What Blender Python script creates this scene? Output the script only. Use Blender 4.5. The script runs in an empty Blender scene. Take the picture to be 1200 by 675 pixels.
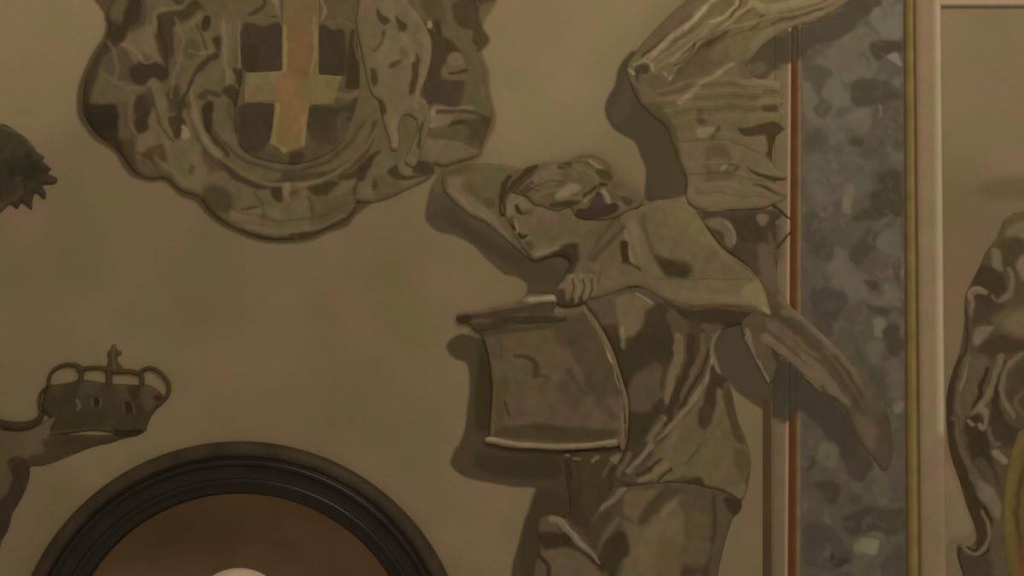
import bpy, math, random
import numpy as np
from mathutils import Vector

# ------------------------------------------------------------------ camera
S = bpy.context.scene
COL = S.collection
U = 0.0015                      # metres of wall per photograph pixel
CX, CZ = 600.0, 337.5           # picture centre, level with the eye of the camera
EYE = 3.0                       # height of that point above the floor
DIST = 4.0
cam_d = bpy.data.cameras.new('camera')
cam = bpy.data.objects.new('camera', cam_d)
COL.objects.link(cam)
cam.location = (0, -DIST, EYE)
cam.rotation_euler = (math.radians(90), 0, 0)
cam_d.sensor_width = 36
cam_d.lens = 36 * DIST / (1200 * U)
S.camera = cam

# ------------------------------------------------------------------ light
S.view_settings.view_transform = 'Standard'
S.view_settings.look = 'None'
S.view_settings.gamma = 1
S.view_settings.use_curve_mapping = False
S.view_settings.exposure = -0.72
W = bpy.data.worlds.new('room_air')
S.world = W
W.use_nodes = True
W.node_tree.nodes['Background'].inputs[0].default_value = (1.0, 0.86, 0.70, 1)
W.node_tree.nodes['Background'].inputs[1].default_value = 0.40

def area(name, loc, aim, size, power, col):
    d = bpy.data.lights.new(name, 'AREA')
    d.shape = 'RECTANGLE'; d.size, d.size_y = size
    d.energy = power; d.color = col
    o = bpy.data.objects.new(name, d)
    COL.objects.link(o)
    o.location = loc
    o.rotation_euler = (Vector(aim) - Vector(loc)).to_track_quat('-Z', 'Y').to_euler()
area('room_light', (0.9, -2.1, 5.15), (0.0, 0, 3.0), (1.6, 1.2), 46, (1.0, 0.86, 0.72))

# ------------------------------------------------------------------ pigment
LIGHT_ON_WALL = np.array([0.45, 0.38, 0.315])   # what the lights give a white wall after exposure

def lin(h):
    v = np.array([int(h[i:i+2], 16) for i in (0, 2, 4)]) / 255.0
    return np.where(v <= 0.04045, v / 12.92, ((v + 0.055) / 1.055) ** 2.4)
KEY = [0.0]
SOFTEN = [1.0]
HUE = [0.0]      # how far a mixed pigment is drawn to the fresco's plain earth brown
def pig(h):
    v = lin(h)
    if HUE[0]:
        y = v @ np.array([0.3, 0.6, 0.1])
        n = np.array([1.34, 0.90, 0.42 if y > 0.06 else 0.40]) * y
        v = v * (1 - HUE[0]) + n * HUE[0]
        v = v * (y / 0.105) ** KEY[0]
    return np.clip(v / LIGHT_ON_WALL, 0, 0.95)

def P(s, t=(0, 0, 1)):
    "points written as 'x,y x,y' in an image crop (x0, y0, scale) -> wall pixels"
    a = np.array([[float(q) for q in w.split(',')] for w in s.split()])
    return np.stack([t[0] + a[:, 0] / t[2], t[1] + a[:, 1] / t[2]], 1)

def spline(p, closed, n=5):
    m = len(p)
    if m < 3 and not closed: return p
    out = []
    for i in range(m if closed else m - 1):
        if closed: a, b, c, d = p[i-1], p[i], p[(i+1) % m], p[(i+2) % m]
        else: a, b, c, d = p[max(i-1, 0)], p[i], p[i+1], p[min(i+2, m-1)]
        for k in range(n):
            t = k / n
            out.append(0.5 * ((2*b) + (c-a)*t + (2*a-5*b+4*c-d)*t*t + (3*b-a-3*c+d)*t**3))
    if not closed: out.append(p[-1])
    return np.array(out)

def seg_dist(X, Y, p, closed):
    best = np.full(X.shape, 1e9); par = np.zeros(X.shape)
    nx = np.zeros(X.shape); ny = np.zeros(X.shape)
    m = len(p)
    for i in range(m if closed else m - 1):
        a, b = p[i], p[(i+1) % m]
        dx, dy = b - a
        L = dx*dx + dy*dy + 1e-9
        t = np.clip(((X-a[0])*dx + (Y-a[1])*dy) / L, 0, 1)
        qx, qy = a[0]+t*dx, a[1]+t*dy
        d = np.hypot(X-qx, Y-qy)
        k = d < best
        best = np.where(k, d, best); par = np.where(k, (i+t)/max(m-1, 1), par)
        nx = np.where(k, qx, nx); ny = np.where(k, qy, ny)
    return best, par, nx, ny

def inside(X, Y, p):
    r = np.zeros(X.shape, bool)
    m = len(p)
    for i in range(m):
        x1, y1 = p[i]; x2, y2 = p[(i+1) % m]
        if y1 == y2: continue
        c = ((Y < y1) != (Y < y2)) & (X < (x2-x1)*(Y-y1)/(y2-y1) + x1)
        r ^= c
    return r

def drift(X, Y, s, k):
    "smooth irregular wander, about -1..1, with waves of roughly s pixels"
    r = random.Random(k); v = np.zeros(np.shape(X))
    for i in range(7):
        a = r.uniform(0, 6.283); f = 6.283 / (s * r.uniform(0.6, 1.8))
        v = v + np.sin((X*math.cos(a) + Y*math.sin(a))*f + r.uniform(0, 6.283) + 0.8*np.sin((X*math.sin(a*1.7) + Y*math.cos(a*2.3))*f*0.7))
    return v / 3.2

WANDER = [0.0]
def brush(X, Y, C, ops):
    "lay brush strokes of pigment, in order, on the vertices at X, Y"
    if WANDER[0]:
        X, Y = (X + WANDER[0]*(drift(X, Y, 30, 1) + 0.16*drift(X, Y, 11, 2)),
                Y + WANDER[0]*(drift(X, Y, 30, 3) + 0.16*drift(X, Y, 11, 4)))
    for op in ops:
        kind, t, s, col, w, soft, al = op
        p = P(s, t); f = 1.0 / t[2]; soft = max(soft * f * SOFTEN[0] * (1.5 if kind == 'B' and SOFTEN[0] > 1 else 1), 0.9)
        if kind == 'S':
            p = spline(p, False, 4)
            ws = np.array(w if isinstance(w, tuple) else (w,)) * f / 2
            r = ws.max() + soft
        else:
            p = spline(p, True, 4); r = soft
        x0, y0 = p.min(0) - r - 1; x1, y1 = p.max(0) + r + 1
        k = (X > x0) & (X < x1) & (Y > y0) & (Y < y1)
        if not k.any(): continue
        x, y = X[k], Y[k]
        d, par, _, _ = seg_dist(x, y, p, kind == 'B')
        if kind == 'S':
            if len(ws) > 1: hw = np.interp(par, np.linspace(0, 1, len(ws)), ws)
            else: hw = ws[0]
            sd = d - hw
        else:
            sd = np.where(inside(x, y, p), -d, d)
        a = np.clip(0.5 - sd / soft, 0, 1)
        a = a * a * (3 - 2*a) * al
        C[k] = C[k] * (1 - a[:, None]) + pig(col) * a[:, None]
    return C

def St(t, s, w, col, soft=14, al=0.9): return ('S', t, s, col, w, soft, al)
def Bl(t, s, col, soft=16, al=0.9): return ('B', t, s, col, 0, soft, al)

# zoomed image crops; stroke points are pixel positions traced in them
A=(80,0,4.5); B=(340,0,4.5); C_=(80,140,4.5); D=(340,140,4.5); E=(0,390,5.19); F=(0,500,3.857); H_=(0,120,4.82)
I=(700,0,4.5); J=(700,120,4.5); K=(490,170,4.5); M=(510,310,4.5); N=(700,260,4.5); O=(510,450,4.5); Q=(600,525,4); PP=(700,400,4.5)
R1=(880,0,3.75); R2=(880,170,3.75); R3=(880,330,3.75); R4=(880,495,3.75); Z=(0,0,1)

# ------------------------------------------------------------------ materials
def material(name, rough=0.85, tint=None, mottle=0.10, scale=9.0, metal=0.0, bump=0.15, coat=0.0, ramp=None, spec=0.3):
    m = bpy.data.materials.new(name); m.use_nodes = True
    nt = m.node_tree; bs = nt.nodes['Principled BSDF']
    bs.inputs['Roughness'].default_value = rough
    bs.inputs['Metallic'].default_value = metal
    bs.inputs['Coat Weight'].default_value = coat
    bs.inputs['Specular IOR Level'].default_value = spec
    tc = nt.nodes.new('ShaderNodeTexCoord')
    n1 = nt.nodes.new('ShaderNodeTexNoise'); n1.inputs['Scale'].default_value = scale
    n1.inputs['Detail'].default_value = 4
    nt.links.new(tc.outputs['Object'], n1.inputs['Vector'])
    mr = nt.nodes.new('ShaderNodeMapRange')
    mr.inputs['From Min'].default_value = 0.3; mr.inputs['From Max'].default_value = 0.7
    mr.inputs['To Min'].default_value = 1 - mottle; mr.inputs['To Max'].default_value = 1 + mottle
    nt.links.new(n1.outputs['Fac'], mr.inputs['Value'])
    mx = nt.nodes.new('ShaderNodeVectorMath'); mx.operation = 'SCALE'
    if tint is None:
        at = nt.nodes.new('ShaderNodeAttribute'); at.attribute_name = 'pigment'
        # warm / cool drift of the old paint
        n2 = nt.nodes.new('ShaderNodeTexNoise'); n2.inputs['Scale'].default_value = scale * 1.7
        nt.links.new(tc.outputs['Object'], n2.inputs['Vector'])
        cr = nt.nodes.new('ShaderNodeValToRGB')
        cr.color_ramp.elements[0].position = 0.38; cr.color_ramp.elements[0].color = (0.93, 0.99, 0.90, 1)
        cr.color_ramp.elements[1].position = 0.64; cr.color_ramp.elements[1].color = (1.06, 0.98, 1.03, 1)
        nt.links.new(n2.outputs['Fac'], cr.inputs['Fac'])
        mu = nt.nodes.new('ShaderNodeVectorMath'); mu.operation = 'MULTIPLY'
        nt.links.new(at.outputs['Color'], mu.inputs[0]); nt.links.new(cr.outputs['Color'], mu.inputs[1])
        nt.links.new(mu.outputs[0], mx.inputs[0])
    else:
        mx.inputs[0].default_value = tuple(tint)
    nt.links.new(mr.outputs[0], mx.inputs['Scale'])
    nt.links.new(mx.outputs[0], bs.inputs['Base Color'])
    if bump:
        n3 = nt.nodes.new('ShaderNodeTexNoise'); n3.inputs['Scale'].default_value = 90
        n3.inputs['Detail'].default_value = 3
        nt.links.new(tc.outputs['Object'], n3.inputs['Vector'])
        bp = nt.nodes.new('ShaderNodeBump'); bp.inputs['Strength'].default_value = bump
        bp.inputs['Distance'].default_value = 0.004
        nt.links.new(n3.outputs['Fac'], bp.inputs['Height'])
        nt.links.new(bp.outputs[0], bs.inputs['Normal'])
    return m

fresco = material('fresco_plaster', 0.9, mottle=0.07, scale=5.0, bump=0.12)
stucco = material('painted_stucco', 0.88, mottle=0.05, scale=14.0, bump=0.10)
marble = material('painted_marble', 0.6, mottle=0.10, scale=16.0, bump=0.0)
gilt = material('dull_gilt_paint', 0.6, mottle=0.12, scale=30.0, metal=0.0, bump=0.05)

def world(x, y, h):
    "wall pixel and height above the wall -> world position"
    return np.stack([(x - CX) * U, -h, EYE + (CZ - y) * U], -1)

def emit(name, V, Fc, cols, mat, parent=None, smooth=True):
    me = bpy.data.meshes.new(name)
    me.vertices.add(len(V)); me.vertices.foreach_set('co', V.astype(np.float32).ravel())
    me.loops.add(Fc.size); me.loops.foreach_set('vertex_index', Fc.astype(np.int32).ravel())
    n = Fc.shape[1]
    me.polygons.add(len(Fc))
    me.polygons.foreach_set('loop_start', np.arange(0, Fc.size, n, dtype=np.int32))
    me.update(calc_edges=True)
    me.polygons.foreach_set('use_smooth', np.full(len(Fc), smooth))
    if cols is not None:
        ca = me.color_attributes.new('pigment', 'FLOAT_COLOR', 'POINT')
        ca.data.foreach_set('color', np.concatenate([cols, np.ones((len(cols), 1))], 1).astype(np.float32).ravel())
    me.materials.append(mat)
    o = bpy.data.objects.new(name, me)
    COL.objects.link(o)
    if parent: o.parent = parent; o.matrix_parent_inverse = parent.matrix_world.inverted()
    return o

def tag(o, label=None, category=None, group=None, kind=None):
    for k, v in (('label', label), ('category', category), ('group', group), ('kind', kind)):
        if v: o[k] = v
    return o

def thing(name, x, y, label, category, group=None):
    o = bpy.data.objects.new(name, None)
    o.location = tuple(world(np.float64(x), np.float64(y), 0.0))
    o.empty_display_size = 0.05
    COL.objects.link(o)
    bpy.context.view_layer.update()
    return tag(o, label, category, group)

RELIEF_DEPTH, CARVING = 0.45, 0.6
def relief(name, outline, base, ops, H=10, edge=7, low=0, carve=0.16, parent=None, mat=None, step=1.25, holes=(), smooth_outline=True):
    """A carved and painted stucco relief standing on the wall. H, edge, low in wall pixels:
    height of the body, width of its rounded border, level its border comes down to."""
    H = H * RELIEF_DEPTH; low = low * RELIEF_DEPTH; carve = carve * CARVING
    p = spline(outline, True, 4) if smooth_outline else outline
    x0, y0 = p.min(0) - step * 1.5; x1, y1 = p.max(0) + step * 1.5
    xs = np.arange(x0, x1 + step, step); ys = np.arange(y0, y1 + step, step)
    X, Y = np.meshgrid(xs, ys)
    rings = [p] + [spline(h, True, 4) for h in holes]
    d, _, qx, qy = seg_dist(X, Y, p, True)
    ins = inside(X, Y, p)
    for h in rings[1:]:
        d2, _, hx, hy = seg_dist(X, Y, h, True)
        ins &= ~inside(X, Y, h)
        k = d2 < d
        d = np.where(k, d2, d); qx = np.where(k, hx, qx); qy = np.where(k, hy, qy)
    cell = ins[:-1, :-1] | ins[1:, :-1] | ins[:-1, 1:] | ins[1:, 1:]
    X = np.where(ins, X, qx); Y = np.where(ins, Y, qy); dd = np.where(ins, d, 0)
    C = np.empty((X.size, 3)); C[:] = pig(base)
    Xf, Yf = X.ravel(), Y.ravel()
    C = brush(Xf, Yf, C, ops)  # strokes also paint highlights and fold shading into the pigment
    # dry-brush unevenness of the pigment
    C = C * (1 + 0.05*drift(Xf, Yf, 18, 7) + 0.025*drift(Xf, Yf*0.6 + Xf*0.3, 9, 8))[:, None]
    lum = C.sum(1) ** 0.45
    ref = pig(base).sum() ** 0.45
    e = np.clip(dd.ravel() / edge, 0, 1)
    prof = np.sqrt(np.clip(1 - (1 - e) ** 2, 0, 1))
    h = low + H * prof + carve * 40 * (lum - ref) * np.clip(dd.ravel() / 3, 0, 1)
    h = np.maximum(h, 0.15 + 0.0 * h) * (dd.ravel() > 0) + low * (dd.ravel() <= 0)
    V = world(Xf, Yf, h * U)
    nx = X.shape[1]
    r, c = np.nonzero(cell)
    i = r * nx + c
    Fc = np.stack([i, i + nx, i + nx + 1, i + 1], 1)
    used = np.unique(Fc); remap = np.full(X.size, -1); remap[used] = np.arange(len(used))
    return emit(name, V[used], remap[Fc], C[used], mat or stucco, parent)

def bar(name, xs_top, xs_bot, y0, y1, heights, cols, parent, mat, low=0.0, ops=(), ystep=3.0):
    "vertical moulding: a profile (pixel x at the top and the bottom, height, pigment) swept down the wall"
    ys = np.arange(y0, y1 + ystep, ystep)
    n = len(xs_top)
    T = (ys[:, None] - 0) / 675.0
    X = np.array(xs_top)[None, :] * (1 - T) + np.array(xs_bot)[None, :] * T
    Y = np.repeat(ys[:, None], n, 1)
    Hh = np.repeat(np.array(heights, float)[None, :], len(ys), 0)
    C = np.array([pig(c) for c in cols])[None].repeat(len(ys), 0).reshape(-1, 3).copy()
    if ops: C = brush(X.ravel(), Y.ravel(), C, ops)
    V = world(X.ravel(), Y.ravel(), Hh.ravel() * U)
    r, c = np.meshgrid(np.arange(len(ys)-1), np.arange(n-1), indexing='ij')
    i = (r * n + c).ravel()
    return emit(name, V, np.stack([i, i+n, i+n+1, i+1], 1), C, mat, parent)

def stem(name, pts, w, col, H, parent, ops=(), low=0, mat=None, tip=None):
    "one rounded stroke of stucco along a line"
    p = spline(pts, False, 6); n = len(p)
    ws = np.interp(np.linspace(0, 1, n), np.linspace(0, 1, len(w)), w) / 2
    t = np.gradient(p, axis=0); t /= np.linalg.norm(t, axis=1)[:, None] + 1e-9
    nr = np.stack([-t[:, 1], t[:, 0]], 1)
    k = 9; a = np.linspace(-math.pi/2, math.pi/2, k)
    X = p[:, 0:1] + nr[:, 0:1]*np.sin(a)*ws[:, None]; Y = p[:, 1:2] + nr[:, 1:2]*np.sin(a)*ws[:, None]
    Hh = low + H*np.cos(a)[None].repeat(n, 0)
    C = np.repeat(pig(col)[None], X.size, 0)
    if ops: C = brush(X.ravel(), Y.ravel(), C, ops)
    V = world(X.ravel(), Y.ravel(), Hh.ravel()*U)
    i, j = np.meshgrid(np.arange(n-1), np.arange(k-1), indexing='ij'); q = (i*k+j).ravel()
    return emit(name, V, np.stack([q, q+1, q+k+1, q+k], 1)[:, ::-1].copy(), C, mat or stucco, parent)

# ================================================================== the wall
def painted_shadows():
    "cast shadows of the figures, painted as dark umber shapes of the mural that run across wall, fillets and marble alike (paint, part of the fresco)"
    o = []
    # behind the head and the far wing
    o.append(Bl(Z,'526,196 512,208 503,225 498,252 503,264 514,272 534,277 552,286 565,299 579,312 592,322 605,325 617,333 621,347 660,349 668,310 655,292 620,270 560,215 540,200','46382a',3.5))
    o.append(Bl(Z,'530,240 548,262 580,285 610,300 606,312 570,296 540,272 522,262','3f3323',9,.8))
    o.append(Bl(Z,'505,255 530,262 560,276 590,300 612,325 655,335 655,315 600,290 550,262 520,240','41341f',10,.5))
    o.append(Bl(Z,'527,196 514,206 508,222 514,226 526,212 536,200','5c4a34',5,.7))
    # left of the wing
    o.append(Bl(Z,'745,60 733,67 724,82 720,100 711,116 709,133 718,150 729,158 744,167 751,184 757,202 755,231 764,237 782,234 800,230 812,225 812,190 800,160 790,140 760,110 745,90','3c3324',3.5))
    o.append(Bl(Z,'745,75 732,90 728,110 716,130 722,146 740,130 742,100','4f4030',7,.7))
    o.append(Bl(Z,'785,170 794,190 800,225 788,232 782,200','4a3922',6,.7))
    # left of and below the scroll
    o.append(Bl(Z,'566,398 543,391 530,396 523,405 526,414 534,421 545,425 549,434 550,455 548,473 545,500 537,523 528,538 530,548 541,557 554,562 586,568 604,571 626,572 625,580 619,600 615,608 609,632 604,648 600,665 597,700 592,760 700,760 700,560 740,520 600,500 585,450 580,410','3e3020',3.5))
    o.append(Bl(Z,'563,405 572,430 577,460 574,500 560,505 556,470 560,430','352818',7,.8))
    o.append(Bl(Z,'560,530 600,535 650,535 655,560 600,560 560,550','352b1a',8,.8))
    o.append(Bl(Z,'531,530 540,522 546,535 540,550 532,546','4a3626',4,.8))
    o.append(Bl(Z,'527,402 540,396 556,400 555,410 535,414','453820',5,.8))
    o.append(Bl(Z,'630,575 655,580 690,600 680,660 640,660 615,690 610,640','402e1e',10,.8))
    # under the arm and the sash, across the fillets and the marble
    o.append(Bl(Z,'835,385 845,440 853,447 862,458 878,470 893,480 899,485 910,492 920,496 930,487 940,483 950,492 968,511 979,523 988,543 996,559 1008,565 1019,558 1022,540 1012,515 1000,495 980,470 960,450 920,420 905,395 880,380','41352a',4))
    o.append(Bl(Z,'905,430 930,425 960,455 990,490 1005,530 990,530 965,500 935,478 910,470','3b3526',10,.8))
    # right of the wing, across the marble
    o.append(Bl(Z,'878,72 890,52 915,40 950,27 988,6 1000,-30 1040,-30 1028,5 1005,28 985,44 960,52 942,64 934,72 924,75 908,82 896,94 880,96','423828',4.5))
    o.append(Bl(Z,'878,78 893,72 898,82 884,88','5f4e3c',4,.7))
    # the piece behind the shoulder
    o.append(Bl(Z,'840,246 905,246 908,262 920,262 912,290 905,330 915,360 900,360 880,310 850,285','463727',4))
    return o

wall_ops = [
    # warm and olive drift of the plaster; paler top patches paint in light falloff
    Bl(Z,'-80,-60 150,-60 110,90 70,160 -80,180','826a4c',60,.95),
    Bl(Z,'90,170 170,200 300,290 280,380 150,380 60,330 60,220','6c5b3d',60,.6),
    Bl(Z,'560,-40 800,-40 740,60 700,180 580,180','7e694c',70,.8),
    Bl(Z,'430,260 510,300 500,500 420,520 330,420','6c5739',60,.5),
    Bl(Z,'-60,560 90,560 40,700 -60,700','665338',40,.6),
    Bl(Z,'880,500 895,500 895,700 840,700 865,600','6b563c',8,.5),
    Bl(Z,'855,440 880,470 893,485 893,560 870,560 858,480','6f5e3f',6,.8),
    # soft smudges
    Bl(Z,'205,350 240,345 250,375 215,385','6a563b',14,.5),
    # shadow rim painted behind the coat of arms
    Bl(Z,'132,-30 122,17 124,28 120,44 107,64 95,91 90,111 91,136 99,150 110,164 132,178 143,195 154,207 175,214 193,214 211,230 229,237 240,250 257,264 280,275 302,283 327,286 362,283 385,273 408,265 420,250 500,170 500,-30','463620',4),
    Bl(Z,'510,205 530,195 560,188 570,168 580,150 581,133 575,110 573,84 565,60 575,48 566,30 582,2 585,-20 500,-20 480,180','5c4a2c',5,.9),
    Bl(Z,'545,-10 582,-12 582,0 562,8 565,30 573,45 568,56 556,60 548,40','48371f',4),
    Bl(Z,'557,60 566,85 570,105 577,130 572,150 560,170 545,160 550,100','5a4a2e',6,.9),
]

def wall_mesh():
    xs = np.concatenate([np.linspace(-420, -10, 12), np.arange(-4, 1205, 1.7), np.linspace(1212, 1620, 12)])
    ys = np.concatenate([np.linspace(-420, -10, 12), np.arange(-4, 680, 1.7), np.linspace(690, 1300, 50)])
    X, Y = np.meshgrid(xs, ys)
    cx, cy, r = FRX, FRY, 213.0
    rr = np.hypot(X - cx, Y - cy)
    C = np.empty((X.size, 3)); C[:] = pig('715d40')
    C = brush(X.ravel(), Y.ravel(), C, wall_ops + painted_shadows())
    out = rr > r
    cell = out[:-1, :-1] | out[1:, :-1] | out[:-1, 1:] | out[1:, 1:]
    f = np.where(out, 1.0, r / np.maximum(rr, 1e-6))
    Xs = cx + (X - cx) * f; Ys = cy + (Y - cy) * f
    V = world(Xs.ravel(), Ys.ravel(), np.zeros(X.size))
    nx = X.shape[1]; q, c = np.nonzero(cell); i = q * nx + c
    Fc = np.stack([i, i+nx, i+nx+1, i+1], 1)
    used = np.unique(Fc); remap = np.full(X.size, -1); remap[used] = np.arange(len(used))
    return emit('wall_back', V[used], remap[Fc], C[used], fresco)

FRX, FRY = 281.0, 785.0
HUE[0] = 0.4
tag(wall_mesh(), kind='structure')

HUE[0] = 0.30; WANDER[0] = 2.5; SOFTEN[0] = 1.0
# ------------------------------------------------------------------ pilaster of painted marble
pil = thing('pilaster', 998, 760, 'painted grey-green marble pilaster strip between a thin red-brown fillet and a gilt moulding', 'pilaster')
marble_ops = [
 Bl(R1,'230,330 320,240 400,160 520,120 560,230 520,350 380,470 300,560 240,520','67604a',30,.55),
 Bl(R1,'520,200 560,175 660,180 660,240 600,250 560,260 520,230','3b3325',22),
 Bl(R1,'540,20 640,10 660,120 640,170 560,150 530,90','625c50',26,.8),
 Bl(R1,'600,250 650,235 660,290 640,290','76685a',12,.9),
 Bl(R1,'400,380 520,340 640,380 650,440 560,450 480,470 430,430','40382a',26,.85),
 Bl(R1,'240,290 360,300 340,340 310,420 350,470 340,500 290,520 270,480 300,440 270,380 240,360','453f2f',20,.85),
 Bl(R1,'340,380 360,330 430,330 470,340 440,380 430,460 370,460','615d4c',26,.6),
 Bl(R1,'520,520 550,460 600,460 650,480 660,570 560,570 520,560','4d4334',22,.8),
 St(R1,'572,460 572,490 570,510',12,'6c6556',10,.8),
 Bl(R1,'440,610 470,600 500,615 490,640 440,640','3d3829',14,.8),
 Bl(R1,'560,630 575,615 585,630 570,645','3d3829',10,.8),
 Bl(R1,'350,540 430,500 520,480 520,560 440,600 350,640','66604f',26,.5),
 Bl(R2,'560,120 650,110 660,200 660,330 600,300 540,330 470,350 440,320 500,280 530,260 540,210 580,190','3c3526',24,.85),
 Bl(R2,'230,290 290,280 300,330 360,470 350,520 300,500 250,450 230,400','423b2f',26,.7),
 Bl(R2,'400,200 430,180 450,220 440,290 410,290','6e654f',18,.7),
 Bl(R2,'480,400 520,370 560,390 550,450 510,500 460,520 430,470','443a2c',18,.9),
 Bl(R2,'560,400 620,360 660,390 650,460 600,480 560,460','5c5852',26,.7),
 Bl(R2,'340,520 420,500 480,540 520,600 500,670 400,640 340,580','64594a',30,.6),
 Bl(R2,'490,600 520,595 570,615 575,640 530,640','3f3728',14,.9),
 Bl(R2,'620,510 660,500 660,610 630,590','41362c',16,.8),
 Bl(R2,'250,40 500,60 540,140 500,220 400,240 280,260 240,150','585348',30,.5),
 Bl(R3,'270,40 390,30 430,90 400,140 340,240 290,220 270,150','3e382e',24,.8),
 Bl(R3,'500,100 560,110 605,130 600,160 550,150','3c3a2c',14,.9),
 Bl(R3,'570,200 660,180 660,330 620,330 590,280','40342b',20,.9),
 Bl(R3,'530,170 580,170 585,230 560,240 540,220','6a654f',18,.7),
 Bl(R3,'450,270 500,320 530,380 600,440 600,500 640,560 610,640 560,580 530,500 500,400','41402f',26,.7),
 Bl(R3,'480,60 560,60 660,80 660,110 560,100','5f564d',20,.6),
 Bl(R3,'600,350 660,350 665,480 640,520 600,450','5a5048',26,.7),
 Bl(R3,'620,540 660,520 665,570 630,575','6c6452',16,.7),
 Bl(R3,'510,260 560,260 590,320 560,360 520,330','5e5949',20,.5),
 Bl(R4,'290,130 330,90 370,130 370,190 310,195','5e5a45',26,.8),
 Bl(R4,'290,260 380,270 380,340 340,370 300,330','3d3521',20,.8),
 Bl(R4,'220,150 260,140 290,180 250,220 220,210','40372b',16,.6),
 Bl(R4,'550,180 600,170 600,260 590,370 560,380 540,300','585440',18,.8),
 Bl(R4,'600,180 665,170 680,290 640,310 610,270','51473c',20,.8),
 Bl(R4,'400,420 500,390 660,370 680,470 600,500 540,470 450,500 400,470','3c3427',30,.85),
 Bl(R4,'470,530 510,510 560,525 545,570 500,575 460,570','6d6754',14,.95),
 Bl(R4,'520,480 560,475 570,510 540,515','5a553f',14,.8),
 Bl(R4,'450,590 510,580 510,640 460,650','57513e',16,.7),
 Bl(R4,'230,450 330,430 400,520 440,590 380,640 250,640 225,560','423a30',30,.8),
 Bl(R4,'340,580 400,590 440,610 360,630','322a1d',14,.8),
 Bl(R4,'580,600 660,540 680,640 660,680 580,680','453a31',24,.8),
 Bl(R4,'440,310 480,310 490,360 450,360','40382c',16,.6),
 Bl(R4,'220,230 280,260 330,360 400,470 380,480 290,420 230,350','4f4338',26,.8),
]
rng = random.Random(5)
for _ in range(130):
    x = rng.uniform(940, 1062); y = rng.uniform(-60, 720); r = rng.uniform(5, 15)
    marble_ops.insert(0, Bl(Z,' '.join('%.1f,%.1f' % (x + r*rng.uniform(.5,1.4)*math.cos(a), y + r*rng.uniform(.5,1.3)*math.sin(a)) for a in (0,1.05,2.1,3.14,4.2,5.24)),
                            rng.choice(['3f3a2c','615b4c','5a5a50','48402f','6a6353','4c463a']), 9, rng.uniform(.25,.6)))
for _ in range(420):
    x = rng.uniform(940, 1062); y = rng.uniform(-60, 720); a = rng.uniform(0, 6.3); r = rng.uniform(2, 9)
    marble_ops.append(St(Z,'%.1f,%.1f %.1f,%.1f %.1f,%.1f' % (x,y,x+r*math.cos(a),y+r*math.sin(a),x+2*r*math.cos(a+.6),y+2*r*math.sin(a+.6)),
                         rng.uniform(2,5), rng.choice(['3a3526','6a6353','58574c','474031']), 5, rng.uniform(.12,.35)))
def strip_mesh():
    xs = np.linspace(0, 1, 84); ys = np.arange(-120, 800, 1.6)
    T = ys[:, None] / 675.0
    L = 937.5 - 3*T; Rr = 1061 + 4*T
    X = L + (Rr - L) * xs[None]; Y = np.repeat(ys[:, None], len(xs), 1)
    C = np.empty((X.size, 3)); C[:] = pig('50473b')
    C = brush(X.ravel(), Y.ravel(), C, marble_ops + painted_shadows())
    h = np.full(X.shape, 1.2); h[:, 0] = 0; h[:, -1] = 0
    V = world(X.ravel(), Y.ravel(), h.ravel() * U)
    r, c = np.meshgrid(np.arange(len(ys)-1), np.arange(len(xs)-1), indexing='ij'); i = (r*len(xs)+c).ravel()
    return emit('marble_strip', V, np.stack([i, i+len(xs), i+len(xs)+1, i+1], 1), C, marble, pil)
strip_mesh()
HUE[0] = 0.0; WANDER[0] = 0.0; SOFTEN[0] = 1.0
so = painted_shadows()
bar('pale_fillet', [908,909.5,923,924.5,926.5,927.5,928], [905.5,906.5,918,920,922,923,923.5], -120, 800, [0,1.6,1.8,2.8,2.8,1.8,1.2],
    ['5e4a30','6b583e','6e5a42','86694e','96765c','704a30','4f2f16'], pil, stucco, ops=so, ystep=2)  # pink edge tone is a painted highlight
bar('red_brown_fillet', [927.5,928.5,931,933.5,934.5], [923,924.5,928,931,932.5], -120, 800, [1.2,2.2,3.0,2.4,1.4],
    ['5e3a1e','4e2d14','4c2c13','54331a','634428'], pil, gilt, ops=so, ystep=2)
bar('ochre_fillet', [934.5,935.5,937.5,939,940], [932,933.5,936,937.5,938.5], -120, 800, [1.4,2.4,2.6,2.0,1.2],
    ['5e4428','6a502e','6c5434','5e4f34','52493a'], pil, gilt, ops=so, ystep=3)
gm = bar('gilt_moulding', [1058,1060,1062,1063.5,1065,1067,1069,1070.5,1072], [1061,1063,1065.5,1067.5,1069.5,1072,1075,1077,1079], -120, 800, [1,2.5,3,2.6,4.4,5,4.4,2.6,0],
    ['50382a','4a351a','5c4820','665428','6c5a2e','74603a','6a5028','523c1c','6b5438'], pil, gilt)

# dark fillet below the painted shadow (only its lower run shows)
tag(bar('trim_1', [894,895.5,899,903,905], [893.5,894.8,899.5,903.5,905], 470, 800, [0,1.2,1.4,1.2,0],
    ['5a4529','48361f','46341f','4a3720','66523a'], None, stucco), kind='structure')

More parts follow.
